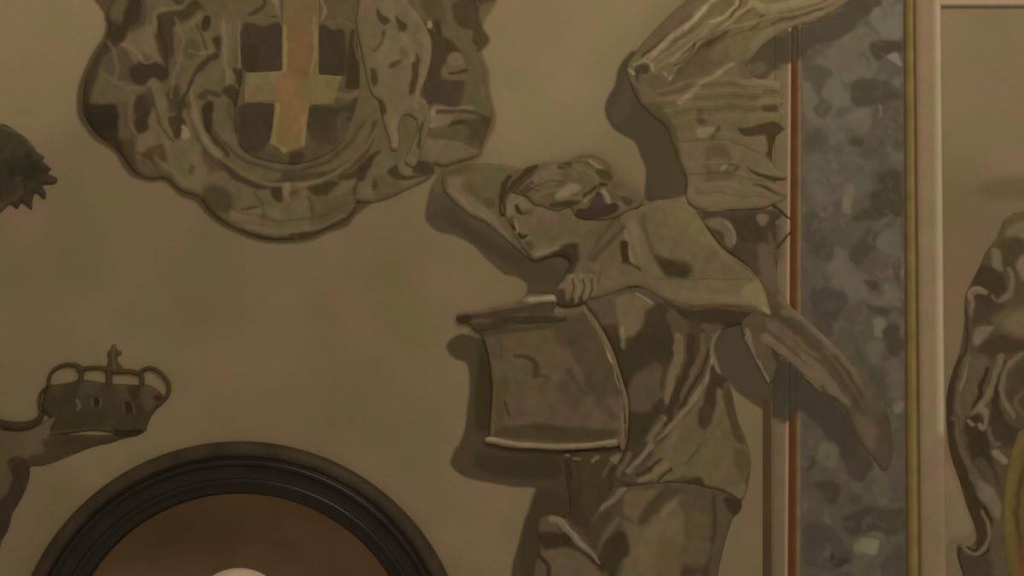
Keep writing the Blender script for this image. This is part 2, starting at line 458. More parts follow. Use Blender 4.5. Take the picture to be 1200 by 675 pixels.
# ------------------------------------------------------------------ cream framed panel at the right
pan = thing('wall_panel', 1180, 760, 'cream moulded panel of plain plaster at the right edge, beside the gilt moulding', 'panel')
bar('stile', [1072,1073,1080,1092,1096,1099,1101.5,1103], [1079,1080,1086,1096,1101,1105,1108,1109.5], -120, 800, [0,2.5,2.8,2.8,4.2,4.6,3.6,0.4],
    ['6c573c','786044','7c6448','7c6649','8e795a','9a8666','8a7557','6e583c'], pan, stucco,  # palest tones paint a highlight along the inner edge
    ops=[Bl(Z,'1085,540 1112,520 1125,700 1100,760 1080,700','7a6247',14,.9), Bl(Z,'1074,560 1090,560 1090,720 1076,720','765e42',10,.5)])
def panel_field():
    xs = np.concatenate([np.arange(1101, 1206, 1.7), np.linspace(1215, 1600, 10)]); ys = np.concatenate([np.linspace(-400,0,8),np.arange(3, 800, 1.7)])
    X, Y = np.meshgrid(xs, ys)
    C = np.empty((X.size, 3)); C[:] = pig('6c583d')
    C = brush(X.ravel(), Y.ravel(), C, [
        Bl(Z,'1090,-400 1600,-400 1600,170 1090,170','7a6549',90,.7),  # paler top, light falloff painted into the plaster
        Bl(Z,'1105,260 1150,250 1140,330 1120,400 1105,420','70573c',30,.5),
        Bl(R2,'1000,180 1060,150 1200,135 1400,140 1400,250 1200,245 1080,240 1000,210','5e5030',60,.8),
        Bl(R2,'1050,260 1200,250 1200,290 1080,320','6c5c40',20,.7),
        Bl(R4,'830,140 880,200 950,400 960,480 900,500 860,480 830,300','7c674b',40,.7),
        Bl(R4,'850,480 862,480 862,530 850,540','8f785a',12,.7),
        Bl(R4,'740,550 900,560 910,680 740,680','6b5a3e',30,.7),
    ])
    V = world(X.ravel(), Y.ravel(), np.full(X.size, 0.6*U))
    nx = X.shape[1]; r, c = np.meshgrid(np.arange(len(ys)-1), np.arange(nx-1), indexing='ij'); i = (r*nx+c).ravel()
    return emit('panel_field', V, np.stack([i, i+nx, i+nx+1, i+1], 1), C, fresco, pan)
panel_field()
def rail():
    ys = [-14,-12,-4,2,4,6,8.5,10]; hs = [0.6,2.6,2.8,2.9,4.0,4.2,2.6,0.7]
    cs = ['8a7050','8c7254','8d7456','8f7658','8d7458','7a644a','665338','6f5b40']
    xs = np.linspace(1097, 1600, 60)
    X = np.repeat(xs[None], len(ys), 0); Y = np.repeat(np.array(ys)[:, None], len(xs), 1)
    h = np.repeat(np.array(hs)[:, None], len(xs), 1)
    C = np.repeat(np.array([pig(c) for c in cs])[:, None], len(xs), 1).reshape(-1, 3)
    V = world(X.ravel(), Y.ravel(), h.ravel()*U); nx = len(xs)
    r, c = np.meshgrid(np.arange(len(ys)-1), np.arange(nx-1), indexing='ij'); i = (r*nx+c).ravel()
    emit('rail', V, np.stack([i, i+nx, i+nx+1, i+1], 1), C, stucco, pan)
rail()

# ================================================================== round niche, its frame and the bust
def lathe_ring(name, prof, mat, parent=None, seg=256):
    "profile of (radius, height above the wall) in pixels turned about the niche's axis"
    th = np.linspace(0, 2*math.pi, seg, endpoint=False)
    R = np.array([p[0] for p in prof]); Hh = np.array([p[1] for p in prof])
    X = FRX + R[None]*np.cos(th)[:, None]; Y = FRY + R[None]*np.sin(th)[:, None]
    V = world(X.ravel(), Y.ravel(), np.repeat(Hh[None], seg, 0).ravel()*U)
    n = len(prof); i, j = np.meshgrid(np.arange(seg), np.arange(n-1), indexing='ij')
    a = (i*n+j).ravel(); b = (((i+1) % seg)*n+j).ravel()
    return emit(name, V, np.stack([a, a+1, b+1, b], 1), None, mat, parent)
black_wood = material('black_lacquered_wood', 0.34, tint=(0.022, 0.016, 0.009), mottle=0.25, scale=22, bump=0.03, spec=0.4)
brown_wood = material('dark_brown_wood', 0.55, tint=(0.070, 0.052, 0.028), mottle=0.25, scale=18, bump=0.05, spec=0.2)
niche_paint = material('brown_niche_paint', 0.9, tint=(0.30, 0.195, 0.10), mottle=0.18, scale=5, bump=0.05)
fr = thing('round_frame', FRX, FRY, 'large round black and brown turned frame around the niche at the bottom', 'frame')
lathe_ring('outer_moulding', [(268,0),(267,7),(264,11),(258,13),(254,13.5),(251.5,11.5),(250,9)], brown_wood, fr)
lathe_ring('middle_moulding', [(250,9),(248.5,9),(247,12),(244.5,14),(242,13),(240,10),(237,8),(231,7),(226,8.5)], black_wood, fr)
lathe_ring('inner_moulding', [(226,8.5),(224.5,11),(222,12),(219.5,11),(218,8),(214,6.5),(210,5.5),(207,3),(206,-6),(206,-14)], black_wood, fr)
# the niche: a shallow bowl let into the wall, with a level sill at the bottom
def niche():
    seg = 192; rr = [213, 212.5, 211.5, 208, 200, 185, 160, 125, 85, 45, 12]
    dep = [0, -10, -26, -40, -52, -62, -68, -72, -74, -75, -75]
    return lathe_ring('wall_niche', list(zip(rr, dep)), niche_paint, None, seg)
tag(niche(), kind='structure')

stone = material('pale_marble', 0.55, tint=(0.92, 0.74, 0.52), mottle=0.05, scale=12, bump=0.04)
def bust():
    root = thing('bust', 281, 985, 'pale marble bust in the round niche, only the crown of its head in the picture', 'bust')
    # head: a deformed sphere. centre below the frame edge
    hx, hy, hd = 281, 744.5, 14
    nu, nv = 72, 56
    Vs = []
    for j in range(nv + 1):
        ph = math.pi * j / nv
        for i in range(nu):
            th = 2*math.pi*i/nu
            x = math.sin(ph)*math.cos(th); f = math.sin(ph)*math.sin(th); z = math.cos(ph)   # f: towards the room
            rx, rf, rz = 68, 76, 80
            jaw = max(0, -z)
            X = x*rx*(1-0.28*jaw); F_ = f*rf*(1-0.10*jaw); Zc = z*rz*(1.08 if z < 0 else 1)
            if f > 0:
                g = lambda cx, cz, sx, sz: math.exp(-((x-cx)/sx)**2-((z-cz)/sz)**2)
                F_ += 15*g(0,-.22,.12,.20) + 6*g(0,.05,.10,.20) - 8*g(-.34,.06,.17,.10) - 8*g(.34,.06,.17,.10)
                F_ += 3.5*g(-.34,.04,.11,.05) + 3.5*g(.34,.04,.11,.05) + 4*g(0,.22,.6,.08)
                F_ += 5*g(0,-.50,.22,.05) - 3*g(0,-.545,.26,.02) + 5*g(0,-.60,.18,.05) + 7*g(0,-.84,.22,.10)
            X += math.copysign(1, x)*9*math.exp(-((f)/.12)**2-((z+.08)/.20)**2)*(abs(x) > .7)
            Vs.append((hx+X, hy-Zc, hd+F_))
    A3 = np.array(Vs); V = world(A3[:,0], A3[:,1], A3[:,2]*U)
    Fs = []
    for j in range(nv):
        for i in range(nu):
            a = j*nu+i; b = j*nu+(i+1) % nu
            Fs.append((a, a+nu, b+nu, b))
    emit('head', V, np.array(Fs), None, stone, root)
    # neck and shoulders: elliptic rings from under the jaw to the cut of the bust
    prof = [(800,34,36,2),(825,34,35,-2),(845,37,36,-6),(860,52,40,-8),(872,82,46,-10),(888,108,52,-10),(908,116,56,-10),(930,100,54,-8),(948,60,44,-6),(955,30,30,-6)]
    pp = spline(np.array(prof, float), False, 4); seg = 64
    th = np.linspace(0, 2*math.pi, seg, endpoint=False)
    X = 281 + pp[:,1:2]*np.cos(th); Y = np.repeat(pp[:,0:1], seg, 1); Hh = pp[:,3:4] + pp[:,2:3]*np.sin(th)
    V = world(X.ravel(), Y.ravel(), Hh.ravel()*U)
    i, j = np.meshgrid(np.arange(len(pp)-1), np.arange(seg), indexing='ij')
    a = (i*seg+j).ravel(); b = (i*seg+(j+1) % seg).ravel()
    emit('shoulders', V, np.stack([a, a+seg, b+seg, b], 1), None, stone, root)
    pr = np.array([(953,24),(958,26),(962,34),(966,26),(974,24),(980,36),(984,38),(990,38),(990,2)], float)
    X = 281 + pr[:,1:2]*np.cos(th); Y = np.repeat(pr[:,0:1], seg, 1); Hh = -6 + pr[:,1:2]*np.sin(th)
    V = world(X.ravel(), Y.ravel(), Hh.ravel()*U)
    i, j = np.meshgrid(np.arange(len(pr)-1), np.arange(seg), indexing='ij')
    a = (i*seg+j).ravel(); b = (i*seg+(j+1) % seg).ravel()
    emit('socle', V, np.stack([a, a+seg, b+seg, b], 1), None, stone, root)
bust()

# ================================================================== coat of arms
HUE[0] = 0.45; SOFTEN[0] = 1.25; KEY[0] = 0.26; WANDER[0] = 1.3
coa = thing('coat_of_arms', 335, 140, 'painted stucco coat of arms with an ochre cross on a dark shield and scrollwork', 'coat of arms')
surround = P('150,-60 140,-20 132,0 126,18 128,30 124,48 113,66 102,88 98,112 99,134 108,150 120,162 136,174 150,192 160,203 178,209 195,209 213,223 233,230 244,245 260,258 282,269 304,278 328,281 362,277 384,268 406,258 417,245 419,237 440,237 460,231 478,222 498,213 508,204 509,192 520,195 545,188 560,182 566,168 573,150 577,133 572,118 567,100 568,84 559,62 566,52 560,38 558,12 562,2 560,-60 400,-75 280,-75')
cart_ops = [
 # left scroll, tile A
 Bl(A,'200,-20 330,-20 300,100 250,130 205,120 190,60','5a4c30',14),
 Bl(A,'330,-20 400,-20 400,120 330,160 300,210 270,230 240,180 290,110','3f2e1c',14),
 St(A,'400,-10 400,60 385,120 340,160',30,'564332',14),
 Bl(A,'200,130 260,120 300,170 280,230 230,280 180,330 150,420 120,520 110,600 60,560 75,430 140,300','453322',22),
 Bl(A,'220,290 300,260 340,320 340,420 300,440 220,420 190,360','56432f',20),
 Bl(A,'295,235 340,180 440,140 470,150 460,230 490,300 480,330 430,290 380,270 360,320 320,290','6c583a',14),
 Bl(A,'340,260 390,230 400,280 360,310','6a5038',14,.7),
 Bl(A,'320,360 400,320 480,340 520,370 520,430 450,440 400,460 340,430','3f2e20',16),
 Bl(A,'140,510 220,480 300,430 380,480 330,530 240,545 150,548','5c5038',10),
 Bl(A,'90,560 130,545 260,560 270,675 200,690 120,660','352819',18),
 Bl(A,'265,560 330,560 340,690 270,690','594630',12),
 Bl(A,'350,530 400,500 430,520 440,620 420,690 350,690','43301e',12),
 Bl(A,'390,500 450,480 450,590 420,560','4d3a30',12,.8),
 # supporter at the left
 Bl(A,'470,90 540,70 600,50 640,20 680,0 720,60 680,110 580,130 560,200 560,300 520,350 480,280 460,180','4a351d',14),
  St(A,'462,170 458,90 480,62 530,58 590,40 625,0',22,'6a573a',14),
 Bl(A,'520,-10 620,-10 610,20 570,25 550,0','4c3b22',10),
 Bl(A,'570,130 640,110 700,60 740,110 720,160 780,260 740,300 700,350 660,410 620,500 560,640 520,560 560,430 570,330 560,220','615234',18),
 Bl(A,'590,220 680,220 700,290 640,320 590,280','55472a',20),
 Bl(A,'540,310 600,330 600,430 570,560 540,500 545,400','5b4838',16,.8),
 St(A,'580,150 640,140 690,100',26,'6a5a3c',14,.7),
 Bl(A,'715,90 745,95 745,150 720,170 705,150','3f2d17',6),
 Bl(A,'760,210 800,180 825,220 810,280 775,260','453118',10),
 St(A,'780,290 740,320 690,370 660,410 640,470 610,530 560,640 530,680',(34,26,22,30),'46341c',10),
 Bl(A,'700,400 760,350 800,360 800,440 780,490 720,480 680,560 690,690 640,690 630,540 660,480','625235',14),
 St(A,'450,450 490,560 490,690',60,'67563a',14),
 Bl(A,'440,580 480,600 540,610 600,640 540,690 440,690','615036',12,.8),
 Bl(A,'520,500 560,440 590,470 600,560 540,600','48361f',14,.8),
 St(A,'605,550 600,690',46,'46341f',16,.8),
 St(A,'830,80 830,200 840,330 870,450 930,480',(70,60,50,40,26),'66563a',16),
 St(A,'890,60 900,220 900,360',34,'6b5b3e',14,.9),
 St(A,'760,30 900,90 930,60',30,'615034',14,.7),
 Bl(A,'870,370 930,380 930,460 900,460','45331d',10),
 Bl(A,'810,480 870,450 930,510 950,570 900,620 860,540','44311f',12),
 St(A,'700,520 740,480 800,500',30,'45321c',12,.7),
 Bl(A,'705,560 760,540 760,690 720,690','3e2c1a',10),
 St(A,'790,540 800,620 830,690',50,'5f4d3a',12),
 St(A,'850,560 880,690',34,'54452e',14,.8),
 # helmet work over the shield
 Bl(A,'760,-20 1170,-20 1170,60 1100,80 960,60 930,120 800,110','5e4f31',16),
 St(A,'960,90 1000,60 1040,20 1020,-10',20,'4a391f',8),
 St(A,'1000,110 1060,110 1100,60',22,'655436',10),
 Bl(A,'1050,100 1090,90 1110,130 1060,140','3f2d19',6),
 St(A,'1080,-10 1110,40 1130,100',28,'705e40',10),
 St(A,'1130,-10 1125,60 1150,130',26,'67543a',10),
 Bl(B,'0,-20 200,-20 190,90 150,130 100,120 0,130','644e32',14),
 St(B,'80,-10 90,50 110,100',22,'7b644b',8), St(B,'40,-10 50,60 80,90',20,'715a42',8),
 St(B,'20,10 60,100 90,180 100,300',20,'5c4930',12,.6),
 St(B,'130,-10 125,60 135,110',8,'4a351f',5), St(B,'165,-10 190,60 170,110',16,'735f44',8),
 Bl(B,'200,-20 380,-20 370,100 320,140 240,130 200,60','5a482b',14),
 Bl(B,'250,50 300,40 320,90 290,120 250,100','5a5230',14,.7),
 # lower left ornament, tile C_
 Bl(C_,'90,-20 260,-20 270,80 320,160 360,260 330,280 280,200 230,130 130,90','38291a',14),
 Bl(C_,'270,-20 360,-20 370,90 320,100 280,90','59462f',12),
 Bl(C_,'360,-10 430,-20 440,30 400,70 360,50','44311f',10),
 Bl(C_,'280,110 350,110 360,200 400,270 360,290 310,220','4f3826',16),
 Bl(C_,'440,-20 540,-20 560,110 500,150 400,180 365,160 380,90 430,60','64543a',12),
 Bl(C_,'370,90 440,80 480,130 420,180 370,180','6a5539',14,.8),
 Bl(C_,'530,-10 600,-10 600,60 570,110 545,60','45331a',8),
 Bl(C_,'603,30 640,70 640,110 600,105','7a6849',8),
 Bl(C_,'380,190 500,130 530,230 480,260 420,240','553d21',14),
 Bl(C_,'360,210 480,230 530,230 560,310 520,330 430,300 380,290','5b4a2e',16),
 Bl(C_,'510,130 580,110 680,120 720,240 740,300 720,380 660,400 570,330 540,240','65563a',16),
 Bl(C_,'540,140 600,150 630,200 600,270 560,230','5b5332',18,.6),
 St(C_,'660,180 690,260 700,340',60,'6b553c',20,.6),
 Bl(C_,'640,240 665,250 650,290 635,280','55401f',8,.8),
 St(C_,'640,-20 700,80 760,160 810,190',(70,60,44,20),'66563a',14),
 St(C_,'735,-20 750,60 790,130 850,200',(20,22,26,20),'45331c',10),
 St(C_,'790,-20 830,80 870,150 910,220',(60,56,44,30),'5f4f36',12),
 Bl(C_,'700,150 760,180 830,220 820,270 760,280 720,230','58402a',14,.9),
 # bowl of the shield's rim: concentric swags
 St(C_,'820,220 900,300 990,340 1100,350 1180,340',(40,60,66,60,50),'46322a',16),
 St(D,'-20,310 80,310 200,300 300,250 380,190 430,90 450,20',(60,60,50,44,40,34,30),'4d3a26',16),
 St(C_,'900,200 980,240 1080,255 1180,250',(40,60,60,56),'614d3b',16),
 St(D,'0,255 100,250 200,210 290,150 340,70 380,0',(56,60,60,56,44,40),'5c4930',18),
 Bl(D,'0,160 60,155 100,200 60,235 0,230','4b371c',14),
 St(C_,'1060,170 1110,160 1180,200',30,'46331d',12),
 St(D,'100,160 180,140 250,80 270,0',50,'56452c',16,.8),
 # lower light band
 Bl(C_,'720,330 800,290 900,330 1000,370 1180,370 1180,610 1080,620 950,590 830,530 740,440','62523a',18),
 Bl(C_,'700,400 760,340 860,400 880,460 820,500 740,480','4c3d22',24,.9),
 Bl(C_,'850,420 910,390 930,440 880,480','565030',20,.6),
 Bl(C_,'1070,360 1130,350 1130,430 1080,430','433119',10),
 Bl(C_,'1135,350 1170,340 1170,430 1140,420','6c5b40',8),
 St(C_,'920,470 1000,465',14,'473720',10,.8),
 St(C_,'880,490 960,500 1050,490 1150,520',40,'6a5a3d',20,.7),
 St(C_,'700,430 760,500 850,565 980,620 1180,640',24,'46361c',16),
 Bl(D,'80,340 180,330 260,330 260,380 200,410 120,400','45321b',14),
 Bl(D,'0,380 50,390 50,430 0,430','4a3a20',12,.8),
 Bl(D,'40,400 100,390 110,560 60,590 0,580 0,440','655539',16,.8),
 Bl(D,'140,420 220,410 300,360 350,340 350,460 290,520 200,570 110,580','5a4a2d',20),
 St(D,'220,400 290,360 350,330',40,'665439',16,.8),
 St(D,'0,620 120,600 220,560 310,510 360,430',16,'48371f',10),
 St(D,'270,310 350,280 420,210 470,170',(30,44,36,20),'46321b',14),
 St(D,'330,400 350,340 400,290',16,'48361f',10,.8),
 # lower right leaf
 Bl(D,'370,380 450,240 520,190 560,260 620,310 740,310 720,350 620,390 540,420 440,450 370,450','65553a',14),
 Bl(D,'430,300 560,310 600,370 540,410 450,420 430,360','57472b',22,.7),
 Bl(D,'440,320 465,330 460,370 435,370','4a3a22',8,.8),
 Bl(D,'515,280 560,240 620,300 740,290 640,320 560,320','45321b',10),
 Bl(D,'640,230 740,220 765,250 760,285 700,295 640,280','46331d',10),
 Bl(D,'565,230 640,200 640,290 590,290','66553a',10),
 St(D,'620,200 680,200 740,215',16,'5f4f33',10),
 Bl(D,'360,260 450,230 440,260 400,330 350,320','44311b',12,.9),
 St(D,'400,330 470,210 500,200',36,'645338',12,.8),
 # ribs of the scrollwork and the folds between them
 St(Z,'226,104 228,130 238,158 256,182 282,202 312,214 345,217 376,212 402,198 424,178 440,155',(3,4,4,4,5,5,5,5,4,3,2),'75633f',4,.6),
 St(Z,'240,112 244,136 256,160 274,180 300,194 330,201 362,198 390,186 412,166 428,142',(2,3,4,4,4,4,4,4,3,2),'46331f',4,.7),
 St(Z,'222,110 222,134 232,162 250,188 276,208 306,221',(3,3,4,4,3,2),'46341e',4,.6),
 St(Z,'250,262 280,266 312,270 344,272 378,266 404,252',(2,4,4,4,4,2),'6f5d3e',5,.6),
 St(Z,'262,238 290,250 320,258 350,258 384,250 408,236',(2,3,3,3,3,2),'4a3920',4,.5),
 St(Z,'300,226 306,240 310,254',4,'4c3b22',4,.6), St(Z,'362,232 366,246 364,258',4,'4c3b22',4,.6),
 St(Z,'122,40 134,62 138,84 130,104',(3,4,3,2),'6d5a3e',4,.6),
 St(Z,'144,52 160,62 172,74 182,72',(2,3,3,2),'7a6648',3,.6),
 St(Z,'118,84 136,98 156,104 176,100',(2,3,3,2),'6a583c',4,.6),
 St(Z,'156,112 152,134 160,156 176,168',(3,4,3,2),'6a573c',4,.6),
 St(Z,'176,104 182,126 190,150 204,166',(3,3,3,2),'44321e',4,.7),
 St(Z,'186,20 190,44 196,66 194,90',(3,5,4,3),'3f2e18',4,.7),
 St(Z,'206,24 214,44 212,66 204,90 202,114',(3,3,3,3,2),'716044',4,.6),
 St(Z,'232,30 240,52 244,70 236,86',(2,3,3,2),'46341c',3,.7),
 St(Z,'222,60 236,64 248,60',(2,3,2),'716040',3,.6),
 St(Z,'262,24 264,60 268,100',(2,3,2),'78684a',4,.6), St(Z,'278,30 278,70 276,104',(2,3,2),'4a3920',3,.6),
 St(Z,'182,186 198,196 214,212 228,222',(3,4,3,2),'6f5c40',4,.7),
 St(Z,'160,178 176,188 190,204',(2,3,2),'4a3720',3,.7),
 # right background of the coat
 Bl(B,'700,100 760,170 860,230 940,310 900,290 850,280 820,330 800,400 820,430 900,430 940,470 900,560 760,560 710,520 700,460 740,320 740,200','47351f',12),
 Bl(B,'720,430 880,430 900,540 780,570 710,520','4b392b',22,.9),
 Bl(B,'900,260 980,270 1030,400 1020,480 1060,600 960,570 900,560 920,440','5a4b2e',20),
 Bl(B,'830,300 870,275 910,300 910,340 850,350','68573c',10),
 St(B,'820,350 860,375 920,350',22,'5f5034',10), St(B,'840,390 880,390 930,375',16,'453520',8),
 St(B,'820,410 880,420 920,410',18,'5f5034',10),
 Bl(B,'820,-10 870,-10 880,120 960,160 960,270 880,220 800,190 810,100','5d4d35',14),
 Bl(B,'870,10 1060,-20 1060,10 990,20 1000,160 960,160 880,140','4a391f',12),
 Bl(B,'960,150 1010,170 1045,200 1010,240 975,240','49381f',10),
 Bl(B,'740,560 860,565 960,560 940,590 800,600 790,680 740,680','6d5b41',10),
 Bl(B,'740,590 770,590 770,680 740,680','7a684d',8),
 St(B,'780,590 880,590 980,600 1040,640',26,'4d3b22',10),
 Bl(B,'800,620 920,610 930,650 850,660 800,660','5e4d33',12),
 St(B,'830,670 900,650 960,660',20,'47361e',10),
 Bl(D,'730,-10 850,-20 830,30 740,35','6a593e',10), St(D,'850,25 930,25',20,'47361e',10),
 Bl(D,'920,20 1010,-10 1060,-10 1030,120 990,150 930,120','4d3d22',16),
 Bl(D,'730,50 920,50 920,100 740,90','57492c',14),
 Bl(D,'700,100 930,110 1010,160 1000,200 880,230 780,250 730,200','67563a',24),
 St(D,'740,90 900,110 990,150',24,'54442a',16,.8),
 Bl(B,'680,0 800,0 820,90 800,130 760,160 720,100','55422a',16,.9),
 Bl(B,'720,110 745,110 748,150 725,150','7a6850',6),
 Bl(B,'750,110 790,110 800,190 770,180','463320',8),
]
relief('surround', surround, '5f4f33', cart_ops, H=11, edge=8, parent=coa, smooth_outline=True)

shield = P('286,24 330,22 376,24 410,26 420,60 421,108 412,140 398,170 372,186 340,192 305,186 283,172 276,140 279,118 284,90')
sh_ops = [
 Bl(Z,'270,15 425,15 425,34 410,34 404,30 374,34 331,30 288,32 286,60 270,60','604d33',5),
 Bl(A,'925,145 1040,135 1130,140 1135,380 1040,385 930,370','44332a',8),
 Bl(A,'925,230 1000,250 1000,385 925,375','3e3020',20,.6),
 Bl(B,'160,150 220,160 290,170 290,395 130,400','413424',8),
 Bl(B,'230,180 285,180 285,380 200,380','3d3226',20,.5),
 St(B,'300,180 300,400',16,'4d4030',8,.8),
 Bl(B,'320,180 350,180 380,330 395,470 300,470 295,400','413018',10),
 St(B,'355,150 350,290 400,340',16,'5c4a31',8,.8),
 Bl(A,'915,555 1085,555 1080,700 900,700','43352a',10),
 Bl(C_,'900,-20 1075,-20 1060,130 1000,190 920,190 900,100','42362a',14),
 Bl(C_,'830,-20 900,-20 890,110 860,110','4e412f',14,.8),
 Bl(B,'105,565 260,570 330,540 390,530 380,600 300,640 260,690 100,690','463625',12),
 Bl(D,'100,-20 250,-20 255,125 120,130','4a3828',10),
 Bl(D,'255,-20 330,-20 330,60 260,110','544534',14,.8),
 Bl(C_,'930,190 1000,170 1080,180 1180,230 1180,260 1000,260 930,230','54402f',16,.9),
 Bl(D,'0,180 60,170 90,200 60,235 0,235','46331a',12,.9),
 Bl(D,'90,140 260,125 330,60 340,110 270,200 100,230','55442c',18,.8),
 St(B,'260,500 330,515 400,480 440,490',30,'66533d',10,.9),
 St(B,'330,540 390,530 380,600 310,630',20,'48342a',10,.9),
]
shield_o = relief('shield', shield, '594830', sh_ops, H=1.6, low=13.5, edge=4, carve=0.10, parent=coa)
HUE[0] = 0.1
cross = P('331,-30 331,30 331,84 288,86 287,100 287,121 322,122 320,150 316,169 326,174 332,182 341,178 358,173 360,150 363,124 391,123 398,100 402,90 374,88 374,33 375,-30')
cr_ops = [
 Bl(A,'930,400 1040,385 1130,385 1130,540 1000,545 930,500','6b5836',12),
 Bl(A,'950,395 1130,390 1130,430 960,440','6d5f3c',14,.7),
 Bl(B,'-40,-80 150,-80 150,140 130,400 -40,400','6b5132',16,.9),
 Bl(B,'-20,180 90,180 90,420 -20,420','6f5030',20,.8),
 St(B,'130,100 135,250 115,400',20,'73603f',10,.9),
 St(A,'1145,150 1140,380',26,'76653f',10,.9),
 Bl(B,'110,400 280,405 230,555 110,560 60,500','6b5a34',14),
 Bl(B,'-60,440 80,430 100,690 -70,690','745631',18),
 Bl(D,'-100,-20 60,-20 60,140 -40,150 -110,130','73582f',16),
 St(D,'75,-10 70,130',22,'7a6340',10,.8),
 St(C_,'1095,0 1080,110 1070,130 1150,170',26,'786440',10,.8),
 St(A,'1105,560 1095,680',22,'7a6440',10,.7),
 St(A,'1000,545 1100,545',10,'5a4424',8,.7),
]
relief('cross', cross, '6f5734', cr_ops, H=2.5, low=15, edge=3, parent=shield_o, smooth_outline=False)

HUE[0] = 0.45
# supporter figure to the right of the shield: one continuous body
sup = P('428,-40 420,10 418,30 424,60 430,90 436,110 444,118 446,128 452,150 457,165 458,175 466,176 468,165 466,150 474,135 488,140 489,155 480,178 474,190 486,196 492,180 500,160 505,140 500,120 492,112 500,90 505,70 505,48 498,30 488,15 478,0 476,-40')
sup_ops = [
 Bl(B,'380,-20 470,-20 450,120 470,200 440,330 470,400 440,470 380,330 360,180','65543a',16),
 Bl(B,'370,-20 460,-20 440,80 400,160','6b5337',18,.7),
 Bl(B,'460,45 490,75 530,95 500,135 480,130 460,80','49351d',6),
 Bl(B,'490,20 550,20 560,100 530,110 500,70','6e5a3b',12,.8),
 Bl(B,'555,80 590,120 620,160 590,190 570,170','49341b',8),
 Bl(B,'560,0 680,0 700,90 640,130 590,90','6a573a',14),
 Bl(B,'650,20 740,0 760,60 700,80','54401f',14,.7),
 Bl(B,'470,210 540,170 620,200 660,270 640,340 560,350 480,350 460,300','6a5a3a',20),
 Bl(B,'580,250 620,260 620,310 590,310','55522c',14,.7),
 Bl(B,'520,360 560,330 600,320 560,360 530,370','4e3a20',8),
 St(B,'440,270 480,230 490,170',20,'55401f',10,.8),
 Bl(B,'480,180 500,175 500,200 480,200','4c3d20',6,.8), 
 Bl(B,'470,350 560,380 640,340 650,500 600,600 540,690 500,600 480,480','6b563a',20),
 Bl(B,'520,390 620,380 620,500 540,500','6d5338',20,.6),
 St(B,'650,270 660,330 650,460 640,500',(20,36,40,16),'49371c',10),
 St(B,'700,190 725,250 715,340 690,440 660,560',(40,44,44,40,30),'6d5c40',14),
 St(B,'590,190 650,250 640,320',24,'6d5d3f',12,.8),
 Bl(B,'420,370 450,370 460,440 430,450','4a361b',10,.9),
 Bl(B,'440,540 500,545 510,600 480,700 430,690','4a341c',10),
 Bl(D,'490,-20 700,-20 680,60 640,120 600,110 570,60 560,120 540,130','6a5a3c',16),
 St(D,'550,0 555,80 550,140',26,'6e5e42',10,.8),
 St(D,'640,160 670,90 690,30',26,'6c5b42',10,.9),
 Bl(D,'590,120 640,110 640,160 600,170','47351c',8),
 St(D,'710,0 690,70 680,150',22,'46341d',10,.8),
 St(B,'690,560 710,640',26,'65533a',10,.7),
]
relief('supporter_figure', sup, '65543a', sup_ops, H=5, low=13, edge=6, parent=coa)

# ================================================================== winged figure
ang = thing('winged_figure', 760, 760, 'painted stucco winged person in classical dress leaning left over a scroll, one arm bent across', 'figure')

far_wing = P('526,196 557,191 594,193 614,198 640,205 660,250 640,300 622,303 610,296 592,280 572,262 554,254 537,241 527,231 519,222 518,206')
relief('far_wing', far_wing, '5e4f30', [
  Bl(K,'120,170 200,110 300,90 260,140 180,160 160,220 140,260 100,240','584629',12),
  Bl(K,'160,180 250,180 260,240 340,320 420,400 470,480 520,540 440,480 340,410 260,360 210,300 165,260','6c5840',16),
  Bl(K,'230,200 280,200 330,270 380,330 360,340 300,290 240,250','53431f',20,.5),
  Bl(K,'350,280 400,290 400,330 360,330','54411f',12,.8),
  Bl(K,'300,110 560,120 500,200 440,250 330,200','5e5130',20,.7),
  St(K,'480,170 450,230 440,300 455,370',26,'463419',14),
  St(K,'200,260 260,320 350,390 430,450',12,'776245',8,.5),
], H=6, edge=6, parent=ang)

